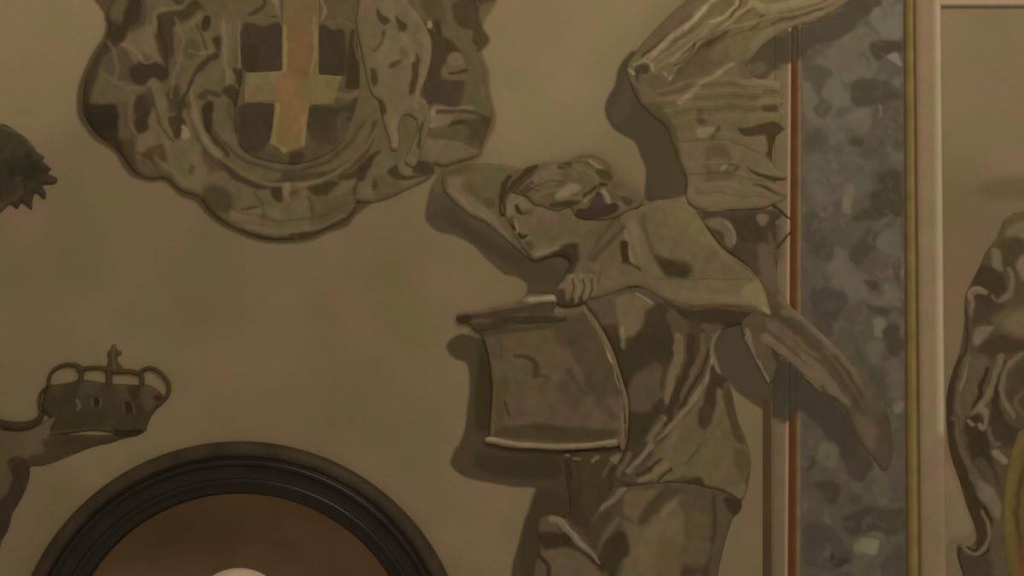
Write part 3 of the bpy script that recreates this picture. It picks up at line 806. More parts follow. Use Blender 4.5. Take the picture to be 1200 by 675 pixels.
near_wing = P('850,-70 826,-30 806,-2 789,13 769,33 753,50 743,64 735,78 737,94 748,118 765,136 780,148 789,171 798,193 804,210 803,228 810,242 830,248 850,247 890,245 908,240 922,234 924,226 915,220 908,214 922,212 924,204 912,200 906,192 905,178 908,164 916,156 922,150 918,143 921,133 915,126 921,119 914,112 918,101 910,94 896,93 882,90 876,78 884,66 892,56 904,47 930,33 960,24 985,9 1005,-6 1050,-50 1040,-90')
nw_ops = [
 # tile I
 Bl(I,'430,-20 560,-20 480,100 360,220 270,290 200,300 150,340 200,240 310,140','5c4a30',14),
 St(I,'560,-10 470,70 370,170 250,270 190,320',36,'645136',16,.8),
 Bl(I,'230,220 330,170 360,190 270,280 220,270','5b4e2e',16,.8),
 St(I,'380,180 300,250 240,300',14,'48371d',8),
 St(I,'480,80 400,150 360,190',40,'59433a',18,.5),
 St(I,'640,-20 560,60 480,130 400,190 340,250 290,310',34,'7a6749',14),
 St(I,'620,0 540,80 460,150',16,'8a7755',8,.7),
 St(I,'600,70 520,140 420,210 350,280',26,'615034',12,.8),
 St(I,'550,140 480,190 410,225',12,'4b3921',6),
 St(I,'720,-20 700,50 640,100 560,150 450,220 340,290 290,350',30,'6d5d3e',14),
 Bl(I,'600,20 700,-10 710,40 640,80 600,60','5f5232',14,.8),
 St(I,'730,-20 725,40 660,90 600,120',14,'85734f',8,.85),
 St(I,'760,-10 740,50 700,90',10,'4a391e',6,.8),
 St(I,'820,-20 790,50 720,100 640,160 560,220 480,290 420,350 400,420 380,450',(26,24,20,18,20,22),'7c694a',10),
 St(I,'520,240 470,300 400,350',12,'443318',8,.8),
 St(I,'500,230 440,280 380,330',10,'8a7a5a',6,.5),
 St(I,'370,430 390,400',18,'8c7b60',8,.7),
 St(I,'800,60 740,110 700,150 620,200 540,270 470,340 410,400 350,500',(12,16,40,60,40,26,16,22),'47351c',12),
 St(I,'660,200 600,250 540,290',30,'50381f',14,.6),
 Bl(I,'160,370 200,370 230,400 300,400 370,420 400,480 340,520 260,470 210,450','5b4936',14,.9),
 Bl(I,'300,330 380,330 400,400 340,400','625138',14,.7),
 Bl(I,'210,350 270,350 270,390 220,400 215,430 200,400','473421',8,.9),
 St(I,'200,340 240,325 280,340 295,380',14,'78674a',6,.9),
 St(I,'172,375 190,395',24,'7d6c4e',8,.9),
 St(I,'345,385 355,400',14,'7a6a50',8,.7),
 Bl(I,'210,470 260,460 330,520 480,560 520,690 340,690 280,600 230,540','5f4f30',16),
 Bl(I,'160,450 210,460 230,560 260,620 220,620 160,560','4f3d2b',14,.8),
 Bl(I,'420,350 540,270 650,240 700,300 600,380 520,430 440,500 380,470','59482e',20,.9),
 Bl(I,'640,200 760,200 720,290 640,330 600,290','6a5038',22,.6),
 Bl(I,'700,120 830,60 900,100 860,200 760,300 700,310 690,200','675436',20,.9),
 St(I,'890,60 840,130 800,160',14,'4d3a24',8,.8),
 St(I,'860,-20 900,20 980,30 1100,10',50,'6c5b3c',20,.8),
 St(I,'830,20 880,60 960,50 1060,20 1170,10',40,'796748',14,.7),
 St(I,'920,130 1000,100 1100,70 1180,50',14,'54401f',8,.9),
 St(I,'860,190 940,140 1040,110 1180,75',20,'76634a',10,.9),
 St(I,'800,290 850,220 920,180 1020,140 1100,110',(26,34,34,26,16),'6b5841',12,.9),
 St(I,'980,180 1060,140 1160,110',10,'7b6850',8,.6),
 St(R1,'0,20 80,30 180,20 300,-30',20,'7a6848',12,.7), St(R1,'40,90 150,70 300,20 400,-20',16,'5d4b2c',10,.8),
 St(R1,'0,200 60,150 180,100 300,60 420,0 480,-60',26,'6d5b40',12,.8),
 St(I,'440,540 500,490 560,430 640,385 720,340',(34,26,22,22,14),'7a6746',10,.9),
 Bl(I,'500,500 600,430 700,400 760,460 720,600 560,680 480,600','625132',26,.9),
 Bl(I,'700,480 850,480 860,560 800,600 700,590','62492e',24,.7),
 Bl(I,'740,430 850,420 940,430 950,470 850,470 780,460','6d5c3d',12,.9),
 Bl(I,'870,480 940,480 950,500 870,505','4e3f22',8,.9),
 St(I,'860,530 950,525',34,'6a5a38',10,.9),
 Bl(I,'870,560 950,560 950,590 880,590','4a3b1f',8,.9),
 St(I,'820,620 900,620 990,630',34,'685836',12,.9),
 St(I,'955,480 985,520 985,590 990,640',14,'7d6047',8,.7),
 Bl(I,'520,590 560,590 560,640 530,650','4c3f22',10,.8),
 Bl(I,'770,310 830,330 870,290 870,350 800,420 740,380','5b4734',14,.8),
 # tile J
 Bl(J,'230,20 330,20 400,110 440,230 420,300 390,200 330,100','4e3f26',16,.7),
 Bl(J,'420,60 520,60 640,100 780,100 760,160 600,210 450,210','615131',24,.8),
 Bl(J,'520,70 560,70 565,110 530,120','4d4023',8,.8),
 Bl(J,'525,140 620,130 600,165 560,185 530,180','75634a',8,.9),
 Bl(J,'610,150 640,120 640,160 610,190 590,195','503e22',6,.8),
 Bl(J,'740,140 860,120 940,105 980,140 950,180 860,180 780,175','46331b',8),
 St(J,'800,100 900,90 990,100',12,'645432',8,.8),
 St(J,'760,190 860,195 900,220',30,'665639',12,.9),
 Bl(J,'895,180 940,185 935,320 900,320 860,290 890,270','46351c',8,.95),
 Bl(J,'700,230 850,220 880,290 930,330 1010,380 900,380 760,320 700,280','66563a',14,.9),
 Bl(J,'560,250 690,240 700,360 720,400 640,440 560,430','594628',24,.8),
 Bl(J,'600,290 680,300 690,340 650,370 600,350','665142',12,.6),
 St(J,'655,360 680,340',18,'76644c',8,.8),
 St(J,'690,330 740,340 720,370',20,'4e3e24',10,.7),
 St(J,'790,340 850,380 920,405 1010,420',(14,20,26,24),'463519',8,.95),
 St(J,'730,380 830,400 900,430 1000,455',24,'6a583a',10,.9),
 St(J,'820,430 890,460 950,490 1010,500',(12,20,20,12),'4a391c',8,.9),
 Bl(J,'760,410 820,430 900,480 1000,500 960,540 860,560 700,570 560,560 460,520 470,440','67563a',14,.9),
 Bl(J,'440,210 540,220 560,300 570,420 480,440 455,330','65553a',18,.9),
 St(J,'470,470 560,510 650,510',40,'6d5b40',18,.5),
 St(J,'510,568 600,570 690,570',7,'84704f',5,.95),
 Bl(J,'440,380 470,400 470,490 430,490','46351f',10,.9),
 # long feathers fanning to the right
 St(Z,'770,108 800,98 840,92 880,95 908,97',(2,3,3,3,2),'715f3f',3,.55), St(Z,'772,113 804,104 842,99 880,101 906,103',(1.5,2,2,2,1.5),'4e3e22',2.5,.55),
 St(Z,'772,118 806,110 844,107 884,108 912,110',(2,3,4,4,2),'6e5d3b',3,.5), St(Z,'774,124 808,117 846,114 884,115 912,116',(1.5,2,2,2,1.5),'4e3e22',2.5,.5),
 St(Z,'778,130 812,124 850,121 886,121 914,122',(2,3,4,4,2),'6e5c3c',3,.5), St(Z,'782,136 814,130 850,128 886,128 915,128',(1.5,2,2,2,1.5),'4d3d21',2.5,.5),
 St(Z,'786,143 818,138 852,136 888,135 916,136',(2,3,4,4,2),'6b5a38',3,.5), St(Z,'796,160 826,156 850,158 872,164',(2,3,3,2),'6d5b3d',3,.5),
 St(Z,'798,168 828,164 852,166 874,172 890,182',(1.5,2,2,2,1.5),'4c3b22',2.5,.5), St(Z,'806,196 830,190 860,192 890,200 914,205',(2,3,3,3,2),'6d5c40',3,.5),
 St(Z,'806,205 834,202 862,206 892,212 916,216',(1.5,2,2,2,1.5),'4b3a20',2.5,.5), St(Z,'810,216 840,215 870,220 900,228',(2,3,3,2),'6e5d40',3,.5),
 St(Z,'810,226 840,227 872,230 902,234',(1.5,2,2,1.5),'50402a',2.5,.45),
 St(Z,'756,70 772,56 790,42 806,28',(2,2.5,2.5,2),'7c6a4a',2.5,.6), St(Z,'762,76 780,60 798,46 812,34',(1.5,2,2,1.5),'4a391e',2,.6),
 St(Z,'770,80 790,66 808,52 824,40 840,26',(2,2.5,2.5,2.5,2),'7a6848',2.5,.55), St(Z,'800,62 816,52 834,40',(1.5,2,1.5),'46361c',2,.6),
 St(Z,'830,44 850,34 880,26 920,18 960,8 985,-4',(2,3,3,3,3,2),'7d6b4b',3,.5), St(Z,'838,52 866,40 900,32 940,20 975,6',(1.5,2,2,2,1.5),'4e3c20',2.5,.55),
]
relief('near_wing', near_wing, '64543a', nw_ops, H=8, edge=6, parent=ang)

# ribbon ends fluttering past the fillet beside the wing
for pts_ in ('906,240 914,246 920,252 926,257', '926,272 920,279 914,286 907,293'):
    stem('ribbon', P(pts_), (3, 3.2, 3, 2), '4a3720', 3.0, ang, low=0.8)

# drapery behind the shoulder that runs out into the long sash
sash = P('813,246 850,247 880,246 900,246 912,246 916,254 906,262 904,276 912,292 911,320 913,340 922,352 936,366 960,388 979,406 1000,426 1019,442 1031,460 1040,482 1045,508 1046,530 1042,548 1034,552 1024,540 1008,516 996,490 979,469 960,460 946,447 929,430 915,418 912,424 906,444 900,449 893,437 884,420 876,404 870,392 868,372 880,360 885,340 870,308 848,292 834,274')
sash_ops = [
 Bl(N,'540,-60 600,-60 720,-60 960,-60 950,0 900,90 900,160 830,290 760,210 690,160 640,90','47382a',12),
 Bl(N,'560,-10 660,-20 720,30 730,100 700,140 670,120 650,60 610,40','665340',10),
 St(N,'680,10 720,50 720,110',16,'76634c',8,.7),
 Bl(N,'700,-30 840,-30 850,20 880,80 850,110 760,100 730,60','453524',10),
 Bl(N,'840,-30 900,-40 890,10 860,25 840,0','6b563e',10),
 Bl(N,'780,120 850,130 870,220 850,280 810,260 760,200','4f3b28',14,.9),
 Bl(N,'840,130 920,130 950,190 960,300 940,380 900,350 870,300','5e4a38',14),
 St(N,'900,110 960,90 1010,70',10,'54401f',6,.8),
 St(N,'930,160 960,250 965,350',16,'4e3d22',10,.8),
 Bl(N,'890,390 1000,400 1080,480 1180,580 1180,680 1000,600 900,500','554430',16,.9),
 St(N,'960,400 1060,500 1170,600',34,'65523a',14,.9),
 St(N,'900,520 980,570 1060,640 1140,700',40,'614c38',16,.9),
 St(N,'900,440 1000,540 1100,640',26,'4e3d26',14,.7),
 St(N,'780,580 810,630 835,690',24,'6e5d45',8,.9),
 Bl(N,'810,560 900,540 980,620 960,700 860,690','56432f',14,.9),
 St(PP,'780,-10 830,80 870,160 900,215',(20,20,18,14),'7a6852',8,.95),
 Bl(PP,'820,-20 920,-10 950,60 940,140 900,190 850,90','5b4735',12,.95),
 St(PP,'900,20 940,60 960,100',14,'46352a',8,.7),
 Bl(PP,'930,40 1000,110 990,140 930,100','3f3224',8,.8),
 St(PP,'880,-20 960,40 1060,120 1170,220',44,'685441',12,.95),
 St(PP,'1000,110 1090,190 1180,262',10,'76644e',6,.6),
 St(PP,'960,-30 1050,40 1170,140',40,'534226',16,.8),
 St(PP,'1060,-20 1170,80',30,'67553b',14,.8),
 St(R3,'100,150 190,200 260,280 330,330 400,420 460,520 520,640',34,'4f3d28',20,.8),
 St(R3,'150,140 220,160 300,230 380,320 450,400 520,500',34,'665440',16,.85),
 St(R3,'230,330 300,400 370,480 430,540',(20,40,40,20),'6a5646',14,.8),
 St(R3,'80,200 160,260 250,340 320,400',26,'67533f',14,.7),
 St(R3,'320,300 400,400 480,520 540,640',20,'5c4a37',14,.8),
 St(R3,'370,330 450,440 510,560 560,680',20,'4a3b29',12,.7),
 Bl(R3,'470,400 520,420 600,520 650,600 700,700 560,690 500,560','5a4a38',26,.8),
 Bl(R3,'520,420 640,460 680,560 660,700 560,690 560,560','524533',30,.85),
 Bl(R4,'430,-10 520,-20 560,60 530,140 500,100','5f4f3b',14,.8),
 Bl(R4,'560,60 660,40 680,340 620,360 570,220','4f4536',30,.9),
 Bl(R4,'540,-20 660,-20 680,100 640,160 580,100','4d3e2e',30,.8),
]
relief('sash', sash, '57442f', sash_ops, H=6, low=1.5, edge=7, parent=ang)

# dress: bodice with its blousing, then the skirt under it
dress = P('684,352 700,347 722,340 742,335 762,338 780,350 800,357 855,357 880,362 892,372 884,378 868,380 848,386 840,398 836,415 838,432 845,440 853,446 858,462 864,490 874,515 879,534 880,545 878,560 874,578 868,588 858,586 840,577 815,570 790,567 765,569 740,573 722,572 715,560 722,545 728,535 734,520 736,500 736,470 728,440 716,405 700,376')
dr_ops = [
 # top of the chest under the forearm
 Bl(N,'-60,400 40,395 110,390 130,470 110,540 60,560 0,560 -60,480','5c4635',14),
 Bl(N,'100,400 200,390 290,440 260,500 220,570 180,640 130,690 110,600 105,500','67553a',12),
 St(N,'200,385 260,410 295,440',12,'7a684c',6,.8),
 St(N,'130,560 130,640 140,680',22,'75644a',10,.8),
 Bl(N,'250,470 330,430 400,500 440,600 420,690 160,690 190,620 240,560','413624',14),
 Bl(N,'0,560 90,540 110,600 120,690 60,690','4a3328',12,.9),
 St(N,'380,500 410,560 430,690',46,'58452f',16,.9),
 Bl(N,'350,430 450,455 700,460 860,490 900,520 870,545 700,545 560,540 450,500','40301d',12),  # shade under the forearm, painted on the dress
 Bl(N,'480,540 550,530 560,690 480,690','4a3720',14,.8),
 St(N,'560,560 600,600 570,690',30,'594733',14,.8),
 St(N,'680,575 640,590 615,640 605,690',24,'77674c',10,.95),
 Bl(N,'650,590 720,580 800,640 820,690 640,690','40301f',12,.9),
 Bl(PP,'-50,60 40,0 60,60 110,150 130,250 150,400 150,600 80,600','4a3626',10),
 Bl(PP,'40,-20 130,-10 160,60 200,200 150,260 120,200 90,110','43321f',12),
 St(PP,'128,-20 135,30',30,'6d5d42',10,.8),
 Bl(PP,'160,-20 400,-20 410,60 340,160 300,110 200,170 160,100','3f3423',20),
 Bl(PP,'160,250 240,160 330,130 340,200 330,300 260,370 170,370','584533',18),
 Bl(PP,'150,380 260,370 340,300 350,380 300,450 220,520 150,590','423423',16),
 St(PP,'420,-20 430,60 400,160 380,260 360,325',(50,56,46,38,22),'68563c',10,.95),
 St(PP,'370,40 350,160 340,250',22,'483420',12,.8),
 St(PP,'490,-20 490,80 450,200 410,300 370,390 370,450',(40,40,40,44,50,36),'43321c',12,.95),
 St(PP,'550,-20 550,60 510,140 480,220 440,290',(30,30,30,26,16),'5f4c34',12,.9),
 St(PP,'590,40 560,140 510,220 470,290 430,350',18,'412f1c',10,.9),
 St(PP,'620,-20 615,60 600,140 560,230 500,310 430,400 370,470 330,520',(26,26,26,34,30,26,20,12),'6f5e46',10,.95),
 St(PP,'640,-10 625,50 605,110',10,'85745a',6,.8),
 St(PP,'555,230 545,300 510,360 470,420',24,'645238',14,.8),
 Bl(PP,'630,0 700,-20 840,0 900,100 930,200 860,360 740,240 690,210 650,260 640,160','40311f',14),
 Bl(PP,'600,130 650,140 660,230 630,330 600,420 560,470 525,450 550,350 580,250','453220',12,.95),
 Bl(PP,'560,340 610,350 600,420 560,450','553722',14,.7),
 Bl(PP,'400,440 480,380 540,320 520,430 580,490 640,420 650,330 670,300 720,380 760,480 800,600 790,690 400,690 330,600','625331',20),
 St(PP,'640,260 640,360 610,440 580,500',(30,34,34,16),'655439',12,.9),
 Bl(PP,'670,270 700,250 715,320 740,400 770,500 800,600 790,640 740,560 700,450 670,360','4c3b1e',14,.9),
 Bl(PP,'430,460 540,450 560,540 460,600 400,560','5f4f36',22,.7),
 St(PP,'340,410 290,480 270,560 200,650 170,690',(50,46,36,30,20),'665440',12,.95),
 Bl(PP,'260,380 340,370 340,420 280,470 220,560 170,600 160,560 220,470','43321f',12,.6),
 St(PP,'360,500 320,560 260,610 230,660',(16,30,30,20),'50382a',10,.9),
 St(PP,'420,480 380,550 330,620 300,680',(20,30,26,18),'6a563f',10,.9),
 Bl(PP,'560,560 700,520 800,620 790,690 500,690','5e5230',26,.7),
 # tile Q
 Bl(Q,'520,-20 660,-20 620,60 560,110 520,140 440,140 440,80','47352a',12,.8),
 Bl(Q,'660,0 820,-20 860,60 840,130 780,130 700,170 660,160 700,90','64532f',16,.8),
 Bl(Q,'850,-20 1080,-20 1115,60 1095,180 1080,240 1020,220 960,190 880,160 840,90','62532f',18),
 St(Q,'880,-10 830,60 790,110',16,'4f4222',12,.7),
 Bl(Q,'1040,0 1110,20 1115,80 1080,130 1040,80','52451f',18,.8),
 Bl(Q,'1000,190 1095,180 1085,240 1040,240','6a5640',12,.9),
 St(Q,'650,-10 600,50 545,110',(30,26,18),'6c5a46',8,.95),
 St(Q,'550,20 520,90 500,130',(22,30,20),'5f4e38',10,.9),
 St(Q,'750,-10 690,30 640,80',(30,26,14),'64503e',10,.9),
 St(Q,'720,80 650,130 590,150',(30,30,24),'6c5945',10,.95),
 St(Q,'800,100 750,140 700,165',(34,28,16),'66533a',10,.9),
 St(Q,'745,100 700,140 680,160',12,'3f2d1c',6,.95),
 St(Q,'700,50 620,110 580,125',16,'443120',8,.9),
 Bl(Q,'470,150 600,165 760,165 880,130 880,180 740,195 560,190','45321e',10,.95),
 St(Q,'850,165 920,190 1000,205 1060,245',14,'49371f',8,.9),
]
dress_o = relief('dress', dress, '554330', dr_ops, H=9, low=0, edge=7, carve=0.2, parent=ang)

skirt = P('674,527 700,530 722,545 728,556 724,568 740,567 765,564 800,564 840,572 864,580 869,590 868,598 860,606 856,615 850,635 843,665 838,700 830,760 625,760 622,700 626,665 632,640 630,615 636,606 645,603 655,605 663,608 668,596 665,570 662,545 662,530')
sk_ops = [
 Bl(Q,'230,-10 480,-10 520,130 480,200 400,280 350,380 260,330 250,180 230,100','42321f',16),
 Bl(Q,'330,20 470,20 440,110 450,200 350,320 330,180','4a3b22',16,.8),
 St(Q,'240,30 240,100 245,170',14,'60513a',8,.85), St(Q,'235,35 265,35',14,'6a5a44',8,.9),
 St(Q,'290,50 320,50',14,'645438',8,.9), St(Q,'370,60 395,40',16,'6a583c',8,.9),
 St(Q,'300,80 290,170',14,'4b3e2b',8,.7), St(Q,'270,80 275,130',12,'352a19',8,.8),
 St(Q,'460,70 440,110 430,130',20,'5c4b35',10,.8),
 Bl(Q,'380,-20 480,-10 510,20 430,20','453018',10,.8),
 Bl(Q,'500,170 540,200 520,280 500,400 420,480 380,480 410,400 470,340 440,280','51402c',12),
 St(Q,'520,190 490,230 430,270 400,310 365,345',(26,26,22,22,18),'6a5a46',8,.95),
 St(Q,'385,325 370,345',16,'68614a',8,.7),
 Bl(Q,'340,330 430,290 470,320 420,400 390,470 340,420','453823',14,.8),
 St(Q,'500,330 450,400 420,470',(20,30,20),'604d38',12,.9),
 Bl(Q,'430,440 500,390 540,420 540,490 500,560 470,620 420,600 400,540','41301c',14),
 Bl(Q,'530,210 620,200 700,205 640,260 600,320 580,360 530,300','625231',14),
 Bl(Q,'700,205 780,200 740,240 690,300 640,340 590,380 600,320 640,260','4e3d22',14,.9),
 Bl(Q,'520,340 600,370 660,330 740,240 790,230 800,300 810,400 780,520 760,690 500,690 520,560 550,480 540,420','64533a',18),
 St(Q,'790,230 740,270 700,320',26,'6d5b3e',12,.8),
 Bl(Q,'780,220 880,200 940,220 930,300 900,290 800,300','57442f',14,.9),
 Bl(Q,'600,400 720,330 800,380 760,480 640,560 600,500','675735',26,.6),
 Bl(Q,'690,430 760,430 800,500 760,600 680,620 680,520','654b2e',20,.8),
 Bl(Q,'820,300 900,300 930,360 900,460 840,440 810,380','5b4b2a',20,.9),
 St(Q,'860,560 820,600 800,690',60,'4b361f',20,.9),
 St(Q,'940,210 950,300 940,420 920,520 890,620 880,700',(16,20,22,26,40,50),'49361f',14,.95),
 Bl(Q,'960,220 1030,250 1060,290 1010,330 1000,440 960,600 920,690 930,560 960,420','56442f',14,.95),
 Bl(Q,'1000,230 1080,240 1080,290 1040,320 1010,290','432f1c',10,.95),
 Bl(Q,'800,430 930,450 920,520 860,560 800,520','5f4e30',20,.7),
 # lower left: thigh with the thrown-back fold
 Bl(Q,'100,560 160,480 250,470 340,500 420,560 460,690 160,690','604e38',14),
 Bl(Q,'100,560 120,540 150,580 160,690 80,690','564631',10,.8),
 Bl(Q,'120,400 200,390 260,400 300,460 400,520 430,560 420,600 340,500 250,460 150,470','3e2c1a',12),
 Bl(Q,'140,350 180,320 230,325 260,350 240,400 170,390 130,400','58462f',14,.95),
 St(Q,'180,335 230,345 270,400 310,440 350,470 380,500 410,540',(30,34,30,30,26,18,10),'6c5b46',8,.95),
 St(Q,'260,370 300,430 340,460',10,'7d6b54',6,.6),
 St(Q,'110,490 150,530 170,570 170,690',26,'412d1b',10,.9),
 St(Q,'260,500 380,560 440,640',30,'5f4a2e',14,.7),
]
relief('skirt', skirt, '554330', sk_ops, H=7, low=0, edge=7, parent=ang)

body = P('592,228 589,240 591,252 596,262 600,270 601,275 606,281 611,290 618,298 626,305 636,304 648,300 662,301 668,310 663,318 661,327 654,335 649,345 651,355 660,360 675,359 688,355 704,349 722,343 736,338 750,338 760,342 768,347 782,354 798,361 820,362 855,361 878,365 892,369 901,371 904,366 900,352 896,338 884,320 870,308 862,303 848,292 838,281 830,270 820,254 812,243 795,236 775,234 758,238 745,240 730,222 700,205 660,200 620,205 602,215')
bd_ops = [
 Bl(K,'480,250 530,240 560,270 580,330 560,360 520,330 500,380 480,390 465,340','6a583f',14),
 Bl(K,'540,200 620,190 640,250 600,300 560,290','5b4636',14,.8),
 Bl(K,'580,310 680,290 720,350 660,380 600,370','675540',14,.8),
 St(K,'515,325 530,350 550,372',(14,20,16),'46321c',7,.95),
 Bl(K,'545,350 600,345 600,380 560,385','654433',10,.8),
 Bl(K,'520,380 590,390 590,430 540,450 520,430','67503a',14,.8),
 St(K,'490,390 500,430',20,'57421e',8,.8), 
 St(K,'495,430 505,445',10,'3f2d16',5,.9), St(K,'512,420 520,450',12,'7a6046',6,.9),
 St(K,'525,470 545,490 565,485',(10,20,10),'43301a',6,.95), St(K,'505,468 540,475',8,'6f5636',5,.7),
 St(K,'570,500 590,480',20,'6b5b3b',10,.7),
 St(K,'520,510 545,535',16,'6c5946',8,.8),
 Bl(K,'560,510 600,510 620,560 590,560','51432a',12,.8),
 Bl(K,'600,420 700,390 840,400 860,480 780,490 700,520 620,500 580,460','5f5030',24,.9),
 Bl(K,'640,370 800,380 860,400 1000,400 960,480 860,500','644f3b',22,.8),
 St(K,'600,600 640,590 680,570',22,'77665a',10,.0),
 Bl(K,'590,560 650,540 700,560 660,590 640,610 610,600','685742',10,.9),
 Bl(K,'640,600 720,570 780,520 850,520 850,600 800,690 680,690 640,640','42321f',16,.95),
 Bl(K,'670,610 730,600 740,680 670,680','4a4030',12,.8),
 Bl(K,'860,480 980,420 1060,400 1090,440 1060,540 980,690 820,690 850,600','5f4d34',20),
 St(K,'1060,400 1010,500 950,600 920,690',(30,34,34,26),'503d23',16,.8),
 # neck, collar and chest
 Bl(N,'0,0 100,-20 140,80 130,220 100,270 60,320 0,330','604d34',18),
 St(N,'140,20 80,90 20,150 -20,200',24,'4e3d23',14,.8),
 Bl(N,'-160,340 -60,280 0,240 60,280 60,340 0,370 -100,380','5d4a33',16,.9),
 Bl(N,'160,30 230,30 250,140 330,240 350,290 280,300 200,240 170,200','66553a',14),
 St(N,'145,50 160,120 170,200 200,230',(20,22,16,10),'705f42',8,.9),
 Bl(N,'120,110 155,110 160,190 170,220 240,250 180,275 110,265 100,240 125,210','422d17',8,.98),
 St(N,'230,-20 250,60 280,130',30,'5b4b2a',16,.8),
 # upper arm
 Bl(N,'250,-60 500,-90 560,0 640,110 720,190 820,270 830,300 450,305 380,290 300,180 250,80','645436',20),
 Bl(N,'370,-60 560,-60 600,60 560,120 420,60','675832',26,.7),
 Bl(N,'560,120 680,180 800,270 820,300 640,300 540,240','655038',26,.7),
 Bl(N,'300,170 380,200 480,230 480,290 400,295 350,280','413317',18,.95),
 St(N,'420,210 480,230 500,280',30,'4e4128',22,.6),
 St(N,'600,60 660,150 740,210 830,290',10,'533f2a',10,.7),
 # forearm
 Bl(N,'230,290 380,300 820,300 880,380 910,480 880,480 820,450 700,445 450,440 340,390 220,340 100,360 0,370 60,320 180,280','675639',12),
 Bl(N,'0,330 100,310 230,290 300,340 340,400 230,345 150,340 0,380','67523d',14,.9),
 Bl(N,'640,320 780,310 800,400 720,440 600,430 540,360','69543a',24,.7),
 Bl(N,'780,340 860,330 900,450 905,485 850,450 800,430 760,390','716240',14,.9),
 St(N,'870,450 905,480',20,'7b6a4c',10,.8),
 St(N,'290,300 450,303 640,303 820,306',7,'54432a',6,.7),
 St(N,'400,425 520,440 700,440 830,450',12,'5a472c',10,.7),
 St(Z,'754,252 756,270 760,288 770,300 782,308',(3,4,4,4,3),'4f3f26',6,.7),
 St(Z,'742,262 744,284 750,304',(8,7,4),'706044',5,.6),
 St(Z,'726,248 714,266 700,284 690,304',(4,5,5,4),'4c3a22',6,.7),
 St(Z,'790,250 812,262 834,286 856,304',(10,14,12,8),'6d5c3a',12,.6),
 St(Z,'800,345 840,350 880,352',(6,7,5),'716142',6,.5),
 St(Z,'604,240 605,247 610,252 617,251',(2,3.4,3.4,2),'3f2c1a',2,.8), St(Z,'612,249 620,246 628,247',(2,3,2),'6f4a38',4,.6),
 St(Z,'600,234 608,236 618,234 628,236',(1.5,3,3,2),'6c5a44',3,.6), St(Z,'593,232 593,244 596,254',(4,5,4),'75644c',3,.6),
 St(Z,'590,258 596,263 600,266',(2,3,2),'49371f',2,.8), St(Z,'602,259 606,266 604,272',(2,3,2),'7b6349',2.5,.7),
 St(Z,'606,274 612,277 618,275',(2,3.4,2),'3f2d18',2.2,.9), St(Z,'616,281 612,286 616,291',(2,3,2),'6d5b40',3,.6),
 St(Z,'624,301 632,297 642,296 654,293',(2,4,4,2),'77654c',3,.6),
 # hand over the rod
 Bl(M,'680,60 760,40 840,70 850,120 800,150 720,150 680,110','66553a',12,.95),
 Bl(M,'690,70 730,50 720,110 700,110','6c5a44',10,.7),
 Bl(M,'820,0 1000,0 1180,80 1180,130 1060,110 960,140 860,160 850,80','66513c',16,.9),
 St(M,'850,120 870,60 880,0',16,'5a472f',14,.6),
 Bl(M,'635,140 680,130 690,180 700,230 680,245 640,210','47361f',10,.9),
 Bl(M,'690,180 760,170 790,190 820,185 820,210 740,240 690,230','46371f',10,.9),
 St(M,'700,130 705,180 700,210',10,'43321f',6,.8), St(M,'735,150 745,185',14,'625138',8,.8), St(M,'770,150 790,185',14,'5f4f38',8,.8),
 St(Z,'668,322 676,332 678,344 674,354',(3,4,4,3),'725f44',2.5,.8),
 St(Z,'662,324 666,336 665,350',(3,4,3),'6a573c',2.5,.8),
 St(Z,'680,322 687,332 688,344 684,352',(3,4,4,3),'6f5c42',2.5,.8),
 St(Z,'690,324 697,334 698,344',(3,4,3),'6a573e',2.5,.8),
 St(Z,'671,326 672,340 669,354',1.6,'3f2e1a',1.6,.9), St(Z,'683,326 683,340 680,354',1.6,'3f2e1a',1.6,.9), St(Z,'693,328 693,342 690,350',1.6,'3f2e1a',1.6,.9),
 St(M,'810,200 880,185 960,175 1010,140 1070,130 1130,150 1180,190',(18,20,22,20,20,22,24),'45321c',8,.97),
]
body_o = relief('body', body, '64533a', bd_ops, H=12, low=2, edge=8, carve=0.18, parent=ang, step=1.1)

